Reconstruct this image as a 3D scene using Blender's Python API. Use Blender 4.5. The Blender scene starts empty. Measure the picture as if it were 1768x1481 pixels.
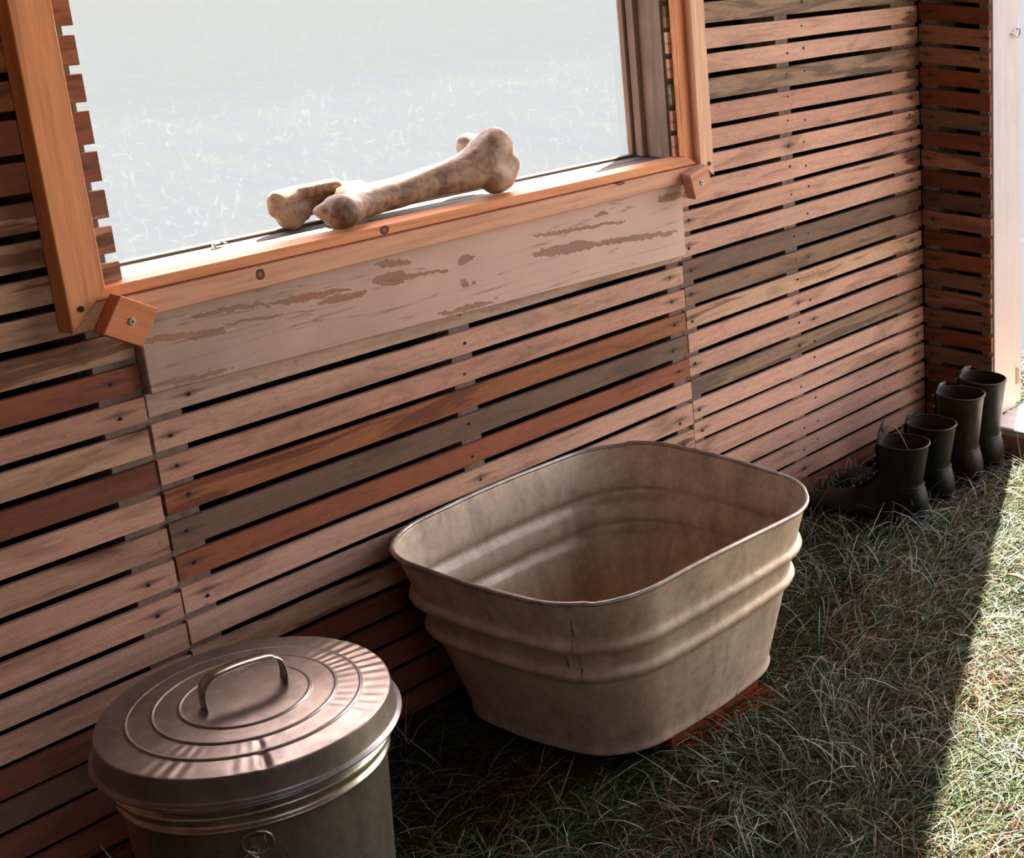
import bpy, bmesh, math, random
import numpy as np
from mathutils import Vector, Matrix

# ------------------------------------------------------------------ camera
SC = bpy.context.scene
COL = SC.collection
cd = bpy.data.cameras.new('camera')
cam = bpy.data.objects.new('camera', cd)
COL.objects.link(cam)
_r = Vector((0.40903, -0.91173, 0.03812)); _u = Vector((0.27110, 0.16145, 0.94892)); _f = Vector((0.87131, 0.37780, -0.31321))
_f.normalize(); _r = (_r - _f * _r.dot(_f)).normalized(); _u = _r.cross(_f)
cam.matrix_world = Matrix(((_r.x, _u.x, -_f.x, 0.0), (_r.y, _u.y, -_f.y, -2.1744), (_r.z, _u.z, -_f.z, 1.4843), (0, 0, 0, 1)))
cd.sensor_fit = 'HORIZONTAL'; cd.sensor_width = 36.0
cd.lens = 54.8456; cd.shift_x = -0.67986; cd.shift_y = -0.06347
cd.clip_start = 0.05; cd.clip_end = 200
SC.camera = cam

# ------------------------------------------------------------------ light and exposure
SC.view_settings.view_transform = 'Standard'
SC.view_settings.look = 'None'
SC.view_settings.gamma = 1.0
SC.view_settings.use_curve_mapping = False
SC.view_settings.exposure = 0.75

SUN_EL = math.radians(50)
SUN_DIR = Vector((0.8955 * math.cos(SUN_EL), 0.445 * math.cos(SUN_EL), math.sin(SUN_EL)))   # towards the sun
world = bpy.data.worlds.new('world'); SC.world = world
world.use_nodes = True
wn = world.node_tree.nodes; wl = world.node_tree.links
wn.clear()
wout = wn.new('ShaderNodeOutputWorld'); wbg = wn.new('ShaderNodeBackground')
sky = wn.new('ShaderNodeTexSky'); sky.sky_type = 'NISHITA'; sky.sun_disc = False
sky.sun_elevation = SUN_EL; sky.sun_rotation = math.atan2(SUN_DIR.x, SUN_DIR.y)
wbg.inputs['Strength'].default_value = 0.95
wmix = wn.new('ShaderNodeMix'); wmix.data_type = 'RGBA'; wmix.blend_type = 'MULTIPLY'; wmix.inputs[0].default_value = 1.0
wl.new(sky.outputs['Color'], wmix.inputs[6]); wmix.inputs[7].default_value = (1.26, 0.95, 0.75, 1)      # warm white balance of the photograph
wl.new(wmix.outputs[2], wbg.inputs['Color']); wl.new(wbg.outputs[0], wout.inputs[0])

sd = bpy.data.lights.new('sun', 'SUN'); sd.energy = 40.0; sd.angle = math.radians(0.6); sd.color = (1.0, 0.93, 0.84)
sun = bpy.data.objects.new('sun', sd); COL.objects.link(sun)
sun.rotation_euler = SUN_DIR.to_track_quat('Z', 'Y').to_euler()
sun.location = (6, 4, 8)

rnd = random.Random(11)
PI = math.pi

# ------------------------------------------------------------------ helpers
class NT:
    """small helper around a material's node tree"""
    def __init__(s, name, **bsdf):
        s.m = bpy.data.materials.new(name); s.m.use_nodes = True
        s.t = s.m.node_tree; s.t.nodes.clear()
        s.out = s.n('ShaderNodeOutputMaterial')
        s.b = s.n('ShaderNodeBsdfPrincipled')
        s.l(s.b.outputs[0], s.out.inputs[0])
        for k, v in bsdf.items(): s.set(s.b, k.replace('_', ' '), v)
    def n(s, typ, **kw):
        x = s.t.nodes.new(typ)
        for k, v in kw.items(): setattr(x, k, v)
        return x
    def l(s, a, b): s.t.links.new(a, b)
    def set(s, node, key, v):
        i = node.inputs[key]
        if isinstance(v, bpy.types.NodeSocket): s.l(v, i)
        else: i.default_value = v
    def coord(s, kind='Object'): return s.n('ShaderNodeTexCoord').outputs[kind]
    def map(s, vec, scale=(1, 1, 1), loc=(0, 0, 0), rot=(0, 0, 0)):
        x = s.n('ShaderNodeMapping'); s.set(x, 'Vector', vec); s.set(x, 'Scale', scale); s.set(x, 'Location', loc); s.set(x, 'Rotation', rot)
        return x.outputs[0]
    def noise(s, vec, scale=5, detail=4, rough=0.55, dist=0.0):
        x = s.n('ShaderNodeTexNoise'); s.set(x, 'Vector', vec); s.set(x, 'Scale', scale); s.set(x, 'Detail', detail); s.set(x, 'Roughness', rough); s.set(x, 'Distortion', dist)
        return x.outputs['Fac']
    def math(s, op, a, b=None, c=None, clamp=False):
        x = s.n('ShaderNodeMath', operation=op, use_clamp=clamp)
        for i, v in enumerate((a, b, c)):
            if v is None: continue
            if isinstance(v, bpy.types.NodeSocket): s.l(v, x.inputs[i])
            else: x.inputs[i].default_value = v
        return x.outputs[0]
    def ramp(s, fac, stops, interp='LINEAR'):
        x = s.n('ShaderNodeValToRGB'); s.l(fac, x.inputs[0]); x.color_ramp.interpolation = interp
        e = x.color_ramp.elements
        while len(e) > 1: e.remove(e[-1])
        for i, (p, c) in enumerate(stops):
            if not hasattr(c, '__len__'): c = (c, c, c)
            el = e[0] if i == 0 else e.new(p)
            el.position = p; el.color = (*c[:3], 1)
        return x.outputs[0]
    def mix(s, fac, a, b, mode='MIX'):
        x = s.n('ShaderNodeMix', data_type='RGBA', blend_type=mode)
        for i, v in ((0, fac), (6, a), (7, b)):
            if isinstance(v, bpy.types.NodeSocket): s.l(v, x.inputs[i])
            elif i == 0: x.inputs[0].default_value = v
            else: x.inputs[i].default_value = (*v[:3], 1)
        return x.outputs[2]
    def attr(s, name): 
        x = s.n('ShaderNodeAttribute', attribute_type='OBJECT', attribute_name=name); return x
    def sep(s, vec):
        x = s.n('ShaderNodeSeparateXYZ'); s.l(vec, x.inputs[0]); return x.outputs
    def comb(s, a, b, c):
        x = s.n('ShaderNodeCombineXYZ')
        for i, v in enumerate((a, b, c)):
            if isinstance(v, bpy.types.NodeSocket): s.l(v, x.inputs[i])
            else: x.inputs[i].default_value = v
        return x.outputs[0]
    def vadd(s, a, b):
        x = s.n('ShaderNodeVectorMath', operation='ADD'); s.l(a, x.inputs[0])
        if isinstance(b, bpy.types.NodeSocket): s.l(b, x.inputs[1])
        else: x.inputs[1].default_value = b
        return x.outputs[0]
    def bump(s, h, strength=0.3, dist=0.002):
        x = s.n('ShaderNodeBump'); s.set(x, 'Height', h); s.set(x, 'Strength', strength); s.set(x, 'Distance', dist)
        s.l(x.outputs[0], s.b.inputs['Normal'])

def mesh_obj(name, verts, faces, m=None, parent=None, smooth=False, loc=None):
    me = bpy.data.meshes.new(name); me.from_pydata([tuple(v) for v in verts], [], [tuple(f) for f in faces]); me.update()
    if smooth: me.polygons.foreach_set('use_smooth', [True] * len(me.polygons))
    o = bpy.data.objects.new(name, me); COL.objects.link(o)
    if m: me.materials.append(m)
    if parent: o.parent = parent
    if loc: o.location = loc
    return o

def bm_obj(name, bm, m=None, parent=None, smooth=False):
    me = bpy.data.meshes.new(name); bmesh.ops.recalc_face_normals(bm, faces=bm.faces); bm.to_mesh(me); bm.free()
    if smooth: me.polygons.foreach_set('use_smooth', [True] * len(me.polygons))
    o = bpy.data.objects.new(name, me); COL.objects.link(o)
    if m: me.materials.append(m)
    if parent: o.parent = parent
    return o

def empty(name, loc=(0, 0, 0), rz=0.0):
    o = bpy.data.objects.new(name, None); COL.objects.link(o); o.location = loc; o.rotation_euler = (0, 0, rz); o.empty_display_size = 0.1
    return o

def tag(o, label=None, cat=None, group=None, kind=None):
    if label: o['label'] = label
    if cat: o['category'] = cat
    if group: o['group'] = group
    if kind: o['kind'] = kind
    return o

def add_box(bm, x0, x1, y0, y1, z0, z1, bevel=0.0):
    vs = [bm.verts.new((x, y, z)) for x in (x0, x1) for y in (y0, y1) for z in (z0, z1)]
    fs = [(0, 1, 3, 2), (4, 6, 7, 5), (0, 4, 5, 1), (2, 3, 7, 6), (0, 2, 6, 4), (1, 5, 7, 3)]
    ff = [bm.faces.new([vs[i] for i in f]) for f in fs]
    if bevel:
        es = list({e for f in ff for e in f.edges})
        bmesh.ops.bevel(bm, geom=es, offset=bevel, segments=1, affect='EDGES')

def box(name, x0, x1, y0, y1, z0, z1, m, parent=None, bevel=0.0):
    """box whose object origin sits in its corner, so object coordinates run along it"""
    bm = bmesh.new(); add_box(bm, 0, x1 - x0, 0, y1 - y0, 0, z1 - z0, bevel)
    o = bm_obj(name, bm, m, parent); o.location = (x0, y0, z0); return o

def tube(name, pts, r, m, parent=None, n=8, closed=False):
    """round bar through pts as a mesh"""
    pts = [Vector(p) for p in pts]; N = len(pts); V = []; F = []
    prev = None
    for i, p in enumerate(pts):
        if closed: t = (pts[(i + 1) % N] - pts[i - 1]).normalized()
        else: t = (pts[min(i + 1, N - 1)] - pts[max(i - 1, 0)]).normalized()
        if prev is None:
            a = Vector((0, 0, 1)) if abs(t.z) < 0.9 else Vector((1, 0, 0))
            prev = (a - t * a.dot(t)).normalized()
        prev = (prev - t * prev.dot(t)).normalized(); b = t.cross(prev)
        rr = r[i] if hasattr(r, '__len__') else r
        for k in range(n):
            a = 2 * PI * k / n
            V.append(p + prev * math.cos(a) * rr + b * math.sin(a) * rr)
    M = N if closed else N - 1
    for i in range(M):
        for k in range(n):
            F.append((i * n + k, i * n + (k + 1) % n, ((i + 1) % N) * n + (k + 1) % n, ((i + 1) % N) * n + k))
    if not closed:
        F.append(tuple(range(n))[::-1]); F.append(tuple((N - 1) * n + k for k in range(n)))
    return mesh_obj(name, V, F, m, parent, smooth=True)

def arc_pts(ctrl, n=8):
    """Catmull-Rom through control points"""
    c = [Vector(p) for p in ctrl]; c = [c[0] * 2 - c[1]] + c + [c[-1] * 2 - c[-2]]; out = []
    for i in range(1, len(c) - 2):
        for k in range(n):
            t = k / n
            out.append(0.5 * ((2 * c[i]) + (c[i + 1] - c[i - 1]) * t + (2 * c[i - 1] - 5 * c[i] + 4 * c[i + 1] - c[i + 2]) * t * t + (3 * c[i] - c[i - 1] - 3 * c[i + 1] + c[i + 2]) * t ** 3))
    out.append(c[-2]); return out

# ------------------------------------------------------------------ materials
def slat_material():
    s = NT('weathered_slat_wood')
    tint = s.attr('tint').outputs['Color']; stain = s.attr('stain').outputs['Fac']; seed = s.attr('seed').outputs['Fac']
    saw = s.attr('saw').outputs['Fac']; scol = s.attr('stain_tint').outputs['Color']
    na = s.attr('nail_a').outputs['Fac']; nb = s.attr('nail_b').outputs['Fac']; ln = s.attr('slat_length').outputs['Fac']; ends = s.attr('end_stain').outputs['Fac']
    oc = s.coord(); off = s.comb(seed, s.math('MULTIPLY', seed, 1.7), s.math('MULTIPLY', seed, 0.6)); p = s.vadd(oc, off)
    x, y, z = s.sep(oc)[0:3]
    grain = s.noise(s.map(p, (5, 110, 110)), 1.0, 5, 0.6, 0.3)
    fine = s.noise(s.map(p, (60, 260, 260)), 1.0, 3, 0.6)
    broad = s.noise(s.map(p, (5, 22, 22)), 1.0, 4, 0.55, 0.6)
    blot = s.noise(s.map(p, (3.2, 16, 26)), 1.0, 5, 0.6, 1.1)
    speck = s.noise(s.map(p, (70, 100, 100)), 1.0, 2, 0.5)
    c = s.mix(1.0, tint, s.ramp(grain, [(0.25, 0.72), (0.5, 0.98), (0.75, 1.12)]), 'MULTIPLY')
    c = s.mix(1.0, c, s.ramp(broad, [(0.27, (0.50, 0.45, 0.43)), (0.45, (0.95, 0.94, 0.93)), (0.58, (1, 1, 1)), (0.75, (1.16, 1.14, 1.12))]), 'MULTIPLY')
    c = s.mix(1.0, c, s.ramp(fine, [(0.3, 0.86), (0.6, 1.06)]), 'MULTIPLY')
    # stains with soft edge; amount 0..1 moves the threshold
    thr = s.math('SUBTRACT', 0.78, s.math('MULTIPLY', stain, 0.5))
    sm = s.math('MULTIPLY', s.math('SUBTRACT', blot, thr), 14.0, clamp=True)
    # stained ends near the corner
    e = s.math('MULTIPLY', s.math('SUBTRACT', s.math('ADD', x, s.math('MULTIPLY', blot, 0.26)), s.math('ADD', ln, 0.075)), 40.0, clamp=True)
    e = s.math('MULTIPLY', e, ends)
    c = s.mix(s.math('MULTIPLY', sm, 0.82), c, s.mix(1.0, scol, s.ramp(grain, [(0.3, 0.6), (0.7, 1.25)]), 'MULTIPLY'))
    c = s.mix(s.math('MULTIPLY', e, 0.9), c, s.mix(1.0, (0.085, 0.024, 0.009), s.ramp(grain, [(0.3, 0.6), (0.7, 1.6)]), 'MULTIPLY'))
    # saw marks
    w = s.n('ShaderNodeTexWave', wave_type='BANDS', bands_direction='X'); s.set(w, 'Vector', s.map(p, (1, 1, 1), rot=(0, 0.6, 0))); s.set(w, 'Scale', 55.0); s.set(w, 'Distortion', 2.5); s.set(w, 'Detail', 2.0); s.set(w, 'Detail Scale', 2.0)
    wv = s.math('MULTIPLY', s.math('MULTIPLY', w.outputs['Fac'], saw), s.ramp(broad, [(0.35, 0.0), (0.6, 1.0)]))
    c = s.mix(s.math('MULTIPLY', wv, 0.30), c, (0.10, 0.06, 0.045))
    # iron streaks along the grain at the nails
    for nx in (na, nb):
        dx = s.math('ABSOLUTE', s.math('SUBTRACT', x, nx)); dz = s.math('ABSOLUTE', s.math('SUBTRACT', z, 0.021))
        k = s.math('SUBTRACT', 1.0, s.math('ADD', s.math('MULTIPLY', dx, 24.0), s.math('MULTIPLY', dz, 115.0)), clamp=True)
        c = s.mix(s.math('MULTIPLY', k, 0.9), c, (0.035, 0.022, 0.017))
    c = s.mix(s.ramp(speck, [(0.66, 0.0), (0.74, 0.30)]), c, (0.05, 0.03, 0.02))
    s.set(s.b, 'Base Color', c); s.set(s.b, 'Roughness', s.ramp(grain, [(0.3, 0.62), (0.7, 0.82)])); s.set(s.b, 'Specular IOR Level', 0.3)
    s.bump(s.math('ADD', grain, s.math('MULTIPLY', fine, 0.5)), 0.35, 0.0015)
    return s.m

def new_wood(name, light=(0.68, 0.265, 0.105), dark=(0.47, 0.145, 0.052), axis='X', knots=()):
    s = NT(name); oc = s.coord(); info = s.n('ShaderNodeObjectInfo').outputs['Random']
    p = s.vadd(oc, s.comb(s.math('MULTIPLY', info, 7.0), info, s.math('MULTIPLY', info, 3.0)))
    sc = {'X': (2.2, 34, 34), 'Z': (34, 34, 2.2), 'Y': (34, 2.2, 34)}[axis]
    g = s.noise(s.map(p, sc), 1.0, 4, 0.55, 0.9); f = s.noise(s.map(p, tuple(4 * v for v in sc)), 1.0, 3, 0.6)
    c = s.ramp(g, [(0.3, dark), (0.47, light), (0.6, tuple(min(1, v * 1.08) for v in light)), (0.72, tuple(0.5 * (a + b) for a, b in zip(light, dark)))])
    c = s.mix(1.0, c, s.ramp(f, [(0.3, 0.85), (0.65, 1.05)]), 'MULTIPLY')
    x, y, z = s.sep(oc)[0:3]
    for (kx, kz, rx, rz) in knots:
        a = s.math('MULTIPLY', s.math('SUBTRACT', x, kx), 1 / rx); b = s.math('MULTIPLY', s.math('SUBTRACT', z, kz), 1 / rz)
        d = s.math('ADD', s.math('SQRT', s.math('ADD', s.math('MULTIPLY', a, a), s.math('MULTIPLY', b, b))), s.math('MULTIPLY', s.math('SUBTRACT', f, 0.5), 0.5))
        kc = s.ramp(d, [(0.0, (0.30, 0.085, 0.04)), (0.45, (0.20, 0.05, 0.025)), (0.62, (0.055, 0.013, 0.008)), (0.95, (0.10, 0.025, 0.012)), (1.0, (0.36, 0.12, 0.05))])
        c = s.mix(s.ramp(d, [(0.95, 1.0), (1.45, 0.0)]), c, kc)
    s.set(s.b, 'Base Color', c); s.set(s.b, 'Roughness', 0.55); s.set(s.b, 'Specular IOR Level', 0.35); s.bump(f, 0.12, 0.001)
    return s.m

def grey_wood(name, base=(0.30, 0.205, 0.145), axis='X', var=1.0):
    s = NT(name); oc = s.coord(); info = s.n('ShaderNodeObjectInfo').outputs['Random']
    p = s.vadd(oc, s.comb(s.math('MULTIPLY', info, 5.0), info, s.math('MULTIPLY', info, 2.0)))
    sc = {'X': (3, 70, 70), 'Z': (70, 70, 3), 'Y': (70, 3, 70)}[axis]
    g = s.noise(s.map(p, sc), 1.0, 5, 0.6, 0.3); b = s.noise(p, 9.0, 4, 0.6, 0.4)
    c = s.mix(1.0, base, s.ramp(g, [(0.3, 0.62), (0.5, 1.0), (0.7, 1.2)]), 'MULTIPLY')
    c = s.mix(s.math('MULTIPLY', s.ramp(b, [(0.35, 0.75), (0.6, 0.0)]), var), c, tuple(v * 0.5 for v in base))
    s.set(s.b, 'Base Color', c); s.set(s.b, 'Roughness', 0.8); s.set(s.b, 'Specular IOR Level', 0.25); s.bump(g, 0.4, 0.002)
    return s.m

def plain(name, col, rough=0.6, metal=0.0, spec=0.4, nscale=40, amt=0.25):
    s = NT(name); g = s.noise(s.coord(), nscale, 4, 0.6)
    c = s.mix(1.0, col, s.ramp(g, [(0.3, 1 - amt), (0.7, 1 + amt)]), 'MULTIPLY')
    s.set(s.b, 'Base Color', c); s.set(s.b, 'Roughness', rough); s.set(s.b, 'Metallic', metal); s.set(s.b, 'Specular IOR Level', spec)
    s.bump(g, 0.15, 0.001)
    return s.m

M_SLAT = slat_material()
M_FRAME_X = new_wood('new_pine_horizontal', axis='X')
M_FRAME_Z = new_wood('new_pine_vertical', axis='Z')
M_PALE_X = new_wood('pale_pine_horizontal', (0.58, 0.285, 0.165), (0.44, 0.165, 0.08), 'X')
M_RAIL = new_wood('rail_pine', (0.58, 0.285, 0.165), (0.44, 0.165, 0.08), 'X', ((0.215, 0.021, 0.0075, 0.0085), (0.93, 0.033, 0.012, 0.004)))
M_BEAD = new_wood('bead_pine', (0.66, 0.255, 0.105), (0.47, 0.145, 0.052), 'X', ((0.432, 0.008, 0.009, 0.007),))
M_PALE_Z = new_wood('pale_pine_vertical', (0.62, 0.34, 0.21), (0.50, 0.24, 0.13), 'Z')
M_SILL = grey_wood('sill_wood', (0.115, 0.090, 0.068), 'X', 0.5)
M_JAMB = grey_wood('weathered_jamb_wood', (0.22, 0.135, 0.092), 'Z', 0.7)
M_STUD = grey_wood('stud_wood', (0.20, 0.135, 0.105), 'Z', 0.5)
M_PLANK = grey_wood('brown_plank', (0.36, 0.20, 0.125), 'X', 0.6)
M_BLACK = plain('black_tar_felt', (0.006, 0.005, 0.005), 0.95, 0, 0.1)
M_NAIL = plain('nail_iron', (0.03, 0.022, 0.018), 0.6, 0.6)

# ------------------------------------------------------------------ setting: ground and shed shell
def soil_material():
    s = NT('dark_soil'); oc = s.coord(); g = s.noise(oc, 30, 5, 0.65); h = s.noise(oc, 4, 3, 0.5)
    c = s.ramp(g, [(0.3, (0.008, 0.007, 0.004)), (0.55, (0.022, 0.018, 0.010)), (0.75, (0.045, 0.035, 0.020))])
    s.set(s.b, 'Base Color', c); s.set(s.b, 'Roughness', 0.95); s.bump(g, 0.6, 0.01); return s.m
def field_material():
    s = NT('sunlit_pale_field'); oc = s.coord(); y = s.sep(oc)[1]
    v = s.map(oc, (2.6, 0.8, 1), rot=(0, 0, -0.4))
    g = s.noise(v, 1.6, 4, 0.6, 0.5); k = s.noise(v, 5.0, 4, 0.62, 1.6)
    far = s.math('MULTIPLY', s.math('SUBTRACT', y, 3.5), 0.10, clamp=True)
    c = s.mix(far, (0.0325, 0.0368, 0.0412), (0.0380, 0.0402, 0.0396))
    c = s.mix(s.ramp(g, [(0.35, 0.0), (0.7, 0.6)]), c, (0.0365, 0.0402, 0.0370))
    c = s.mix(s.ramp(k, [(0.60, 0.0), (0.68, 0.55)]), c, (0.042, 0.044, 0.044))
    s.set(s.b, 'Base Color', c); s.set(s.b, 'Roughness', 0.95); s.set(s.b, 'Specular IOR Level', 0.0); return s.m

X1 = 3.19; XL = -1.9; YF = -3.2; ZT = 2.35
M_SOIL = soil_material()
fl = box('floor', XL, X1 + 0.15, YF, 0.12, -0.1, 0.0, M_SOIL); tag(fl, kind='structure')
# open field all round the shed, in four strips so it never lies under the floor
gr_ = empty('ground'); tag(gr_, kind='structure')
M_FIELD = field_material()
def sheet(x0, x1, y0, y1, z, parent):
    return mesh_obj('field', [(x0, y0, z), (x1, y0, z), (x1, y1, z), (x0, y1, z)], [(0, 1, 2, 3)], M_FIELD, parent)
sheet(-40, 40, 0.12, 40, -0.005, gr_); sheet(-40, 40, -40, YF, -0.005, gr_)
sheet(-40, XL, YF, 0.12, -0.005, gr_); sheet(X1 + 0.15, 40, YF, 0.12, -0.005, gr_)

wall_back = empty('wall_back'); tag(wall_back, kind='structure')
wall_right = empty('wall_right'); tag(wall_right, kind='structure')
WX0, WX1, WZ0, WZ1 = 1.273, 2.348, 0.845, 1.95     # window hole

# sheathing behind the studs (pieces around the window hole)
for (x0, x1, z0, z1) in ((XL, WX0 - 0.005, 0, ZT), (WX1, X1 + 0.12, 0, ZT), (WX0 - 0.005, WX1, 0, WZ0 + 0.0005), (WX0 - 0.005, WX1, WZ1, ZT)):
    box('sheathing', x0, x1, 0.10, 0.12, z0, z1, M_PLANK, wall_back)
    box('tar_felt', x0, x1, 0.092, 0.0995, z0, z1, M_BLACK, wall_back)
for (x0, x1, z0, z1) in ((-0.9, -0.86, 0, ZT), (-0.30, -0.26, 0, ZT), (0.42, 0.46, 0, ZT), (1.225, 1.284, 0, WZ0 - 0.02), (1.205, 1.2675, WZ0 - 0.0195, ZT), (1.2845, 1.333, 0, WZ0 - 0.02), (1.793, 1.835, 0, WZ0 - 0.02), (2.31, 2.347, 0, WZ0 - 0.02), (2.348, 2.385, 0, ZT), (2.675, 2.715, 0, ZT), (3.09, 3.188, 0, ZT)):
    box('stud', x0, x1, 0.0085 if x0 != 3.09 else 0.0085, 0.09, z0, z1, M_STUD, wall_back)

# palette of the slats: tint, stain amount, stain tint, saw marks
PAL = {
 'P': ((0.50, 0.270, 0.185), 0.05, (0.20, 0.070, 0.030), 0.35),   # pinkish tan
 'p': ((0.46, 0.235, 0.155), 0.25, (0.20, 0.060, 0.025), 0.5),    # the same, some stain
 'T': ((0.44, 0.255, 0.155), 0.45, (0.17, 0.050, 0.020), 0.1),    # tan with brown stain
 'M': ((0.40, 0.225, 0.135), 0.62, (0.13, 0.040, 0.016), 0.1),    # blotched
 'R': ((0.24, 0.075, 0.034), 0.20, (0.11, 0.028, 0.010), 0.0),    # red brown
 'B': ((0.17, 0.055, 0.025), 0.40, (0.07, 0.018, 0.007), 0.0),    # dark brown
 'O': ((0.30, 0.105, 0.040), 0.45, (0.12, 0.030, 0.011), 0.0),    # orange brown
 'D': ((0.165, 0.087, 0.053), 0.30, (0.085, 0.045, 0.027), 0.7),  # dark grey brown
 'd': ((0.25, 0.145, 0.085), 0.55, (0.10, 0.060, 0.035), 0.3),    # olive grey blotched
 'G': ((0.40, 0.250, 0.180), 0.25, (0.22, 0.120, 0.075), 0.15),   # greyed tan
}
NAILS = {wall_back: [], wall_right: []}

def slat(parent, key, p0, length, z0a, z0b, z1a, z1b, nails, rz=0.0, end_stain=0.0, th=0.0075):
    """one lath: p0 = left end (x, y) of its front face; lower edge z0a->z0b, upper edge z1a->z1b"""
    seg = 5 if length > 0.5 else 3
    V = []; F = []
    zb = 0.5 * (z0a + z0b) 
    for i in range(seg + 1):
        t = i / seg; x = t * length
        lo = z0a + (z0b - z0a) * t - zb + rnd.uniform(-0.0008, 0.0008); hi = z1a + (z1b - z1a) * t - zb + rnd.uniform(-0.0008, 0.0008)
        bow = rnd.uniform(-0.0006, 0.0006)
        ex = rnd.uniform(-0.0012, 0.0012) if i in (0, seg) else 0
        V += [(x + ex, bow, lo), (x + ex, th, lo), (x + ex, th, hi), (x + ex, bow, hi)]
    for i in range(seg):
        a = i * 4; b = a + 4
        for k in range(4): F.append((a + k, b + k, b + (k + 1) % 4, a + (k + 1) % 4))
    F.append((0, 3, 2, 1) if False else (0, 1, 2, 3)); F.append((seg * 4 + 3, seg * 4 + 2, seg * 4 + 1, seg * 4))
    o = mesh_obj('slat', V, [tuple(reversed(f)) for f in F], M_SLAT, parent, loc=(p0[0], p0[1], zb))
    o.rotation_euler = (0, 0, rz)
    tint, st, sc, saw = PAL[key]
    j = rnd.uniform(0.88, 1.1); k = rnd.uniform(0.95, 1.05)
    if parent is wall_right: tint = (tint[0] * 0.66, tint[1] * 0.52, tint[2] * 0.48)     # stained redder, with this wall's shade darkened into the tint
    o['tint'] = [tint[0] * j, tint[1] * j * k, tint[2] * j * k]; o['stain'] = float(st + rnd.uniform(-0.06, 0.06)); o['stain_tint'] = list(sc); o['saw'] = float(saw)
    o['seed'] = rnd.uniform(0, 40); o['slat_length'] = float(length); o['end_stain'] = float(end_stain)
    o['nail_a'] = float(nails[0][0]) if nails else -5.0
    o['nail_b'] = float(nails[-1][0]) if len(nails) > 1 else -5.0
    c, s_ = math.cos(rz), math.sin(rz)
    for (nx, nz) in nails:
        h = zb + (z0a - zb) + nz * (z1a - z0a)
        NAILS[parent].append((p0[0] + nx * c, p0[1] + nx * s_, h, rz))
    return o

def run(parent, keys, gaps, xa, ya, length, nail_x, rz=0.0, gapw=lambda z: 0.0105, ends=None):
    """keys[i] is the slat between gaps[i] (above) and gaps[i+1] (below); gaps = (z at left, z at right)"""
    for i, key in enumerate(keys):
        ta, tb = gaps[i]; ba, bb = gaps[i + 1]
        g = gapw(ba) * 0.5; gt = gapw(ta) * 0.5
        nl = []
        for nx in nail_x:
            if rnd.random() < 0.85: nl.append((nx + rnd.uniform(-0.008, 0.008), rnd.uniform(0.35, 0.65)))
        if not nl: nl = [(nail_x[0], 0.5)]
        slat(parent, key, (xa, ya), length + rnd.uniform(-0.0015, 0.0015), ba + g + rnd.uniform(-0.0008, 0.0008), bb + g + rnd.uniform(-0.0008, 0.0008), ta - gt, tb - gt, nl, rz, (ends[i] if ends else 0.0))

gw = lambda z: 0.0115 if z > 0.3 else 0.0085
# left panel
lk = {-6: 1.1551, -5: 1.1063, -4: 1.0528, -3: 1.0017, -2: 0.9516, -1: 0.9027, 0: 0.8526, 1: 0.8047, 2: 0.7540, 3: 0.7057, 4: 0.6583, 5: 0.6087, 6: 0.5572, 7: 0.5069, 8: 0.4556, 9: 0.4034, 10: 0.3527, 11: 0.3017, 12: 0.2531, 13: 0.2062, 14: 0.159, 15: 0.109, 16: 0.058, 17: 0.008}
for k in range(-30, -6): lk[k] = 0.8549 - 0.05 * k
ks = sorted(lk)
lkeys = [rnd.choice('RTMpO') for _ in range(-30, -8)] + list('OOORRMMTTMRpTBPTPpPpBDBBBBB')  # lowest slats keyed dark: stained, with floor-level shade put into the colour
lkeys = lkeys[:len(ks) - 1]
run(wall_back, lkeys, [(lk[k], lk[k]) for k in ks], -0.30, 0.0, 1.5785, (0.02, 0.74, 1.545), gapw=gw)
run(wall_back, [rnd.choice('BRTMpO') for _ in range(len(ks) - 1)], [(lk[k] + 0.003, lk[k]) for k in ks], XL, 0.0, XL * -1 - 0.301, (0.02, 1.05, 1.57), gapw=gw)
# middle panel, under the painted board
mk = {1: (0.6625, 0.6575), 2: (0.6095, 0.608), 3: (0.5600, 0.5595), 4: (0.511, 0.5115), 5: (0.457, 0.460), 6: (0.4075, 0.411), 7: (0.3555, 0.3635), 8: (0.306, 0.307), 9: (0.258, 0.257), 10: (0.2085, 0.209), 11: (0.160, 0.159), 12: (0.1115, 0.110), 13: (0.060, 0.059), 14: (0.010, 0.009)}
run(wall_back, list('PpODRPPTBBRBB'), [mk[k] for k in range(1, 15)], 1.282, 0.0, 1.065, (0.03, 0.53, 1.03), gapw=gw)
# the lath right under the board, touching it
slat(wall_back, 'G', (1.282, 0.0), 1.065, 0.6685, 0.6635, 0.7035, 0.6735, [(0.06, 0.5), (0.53, 0.5), (1.035, 0.5)])
# right panel
rk = {1: (1.1165, 1.109), 2: (1.0655, 1.061), 3: (1.0170, 1.0125), 4: (0.967, 0.959), 5: (0.918, 0.908), 6: (0.8675, 0.862), 7: (0.8195, 0.813), 8: (0.763, 0.765), 9: (0.712, 0.712), 10: (0.662, 0.664), 11: (0.609, 0.612), 12: (0.560, 0.560), 13: (0.511, 0.512), 14: (0.461, 0.462), 15: (0.411, 0.412), 16: (0.365, 0.363), 17: (0.316, 0.314), 18: (0.270, 0.266), 19: (0.217, 0.216), 20: (0.166, 0.165), 21: (0.115, 0.115), 22: (0.064, 0.064), 23: (0.014, 0.014)}
for k in range(-24, 1): rk[k] = (1.166 - 0.05 * k, 1.1605 - 0.05 * k)
ks = sorted(rk)
rkeys = [rnd.choice('PpGDd') for _ in range(-24, 0)] + list('dPPdpPPPpPDdTPPdPPPPPpB')
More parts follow.
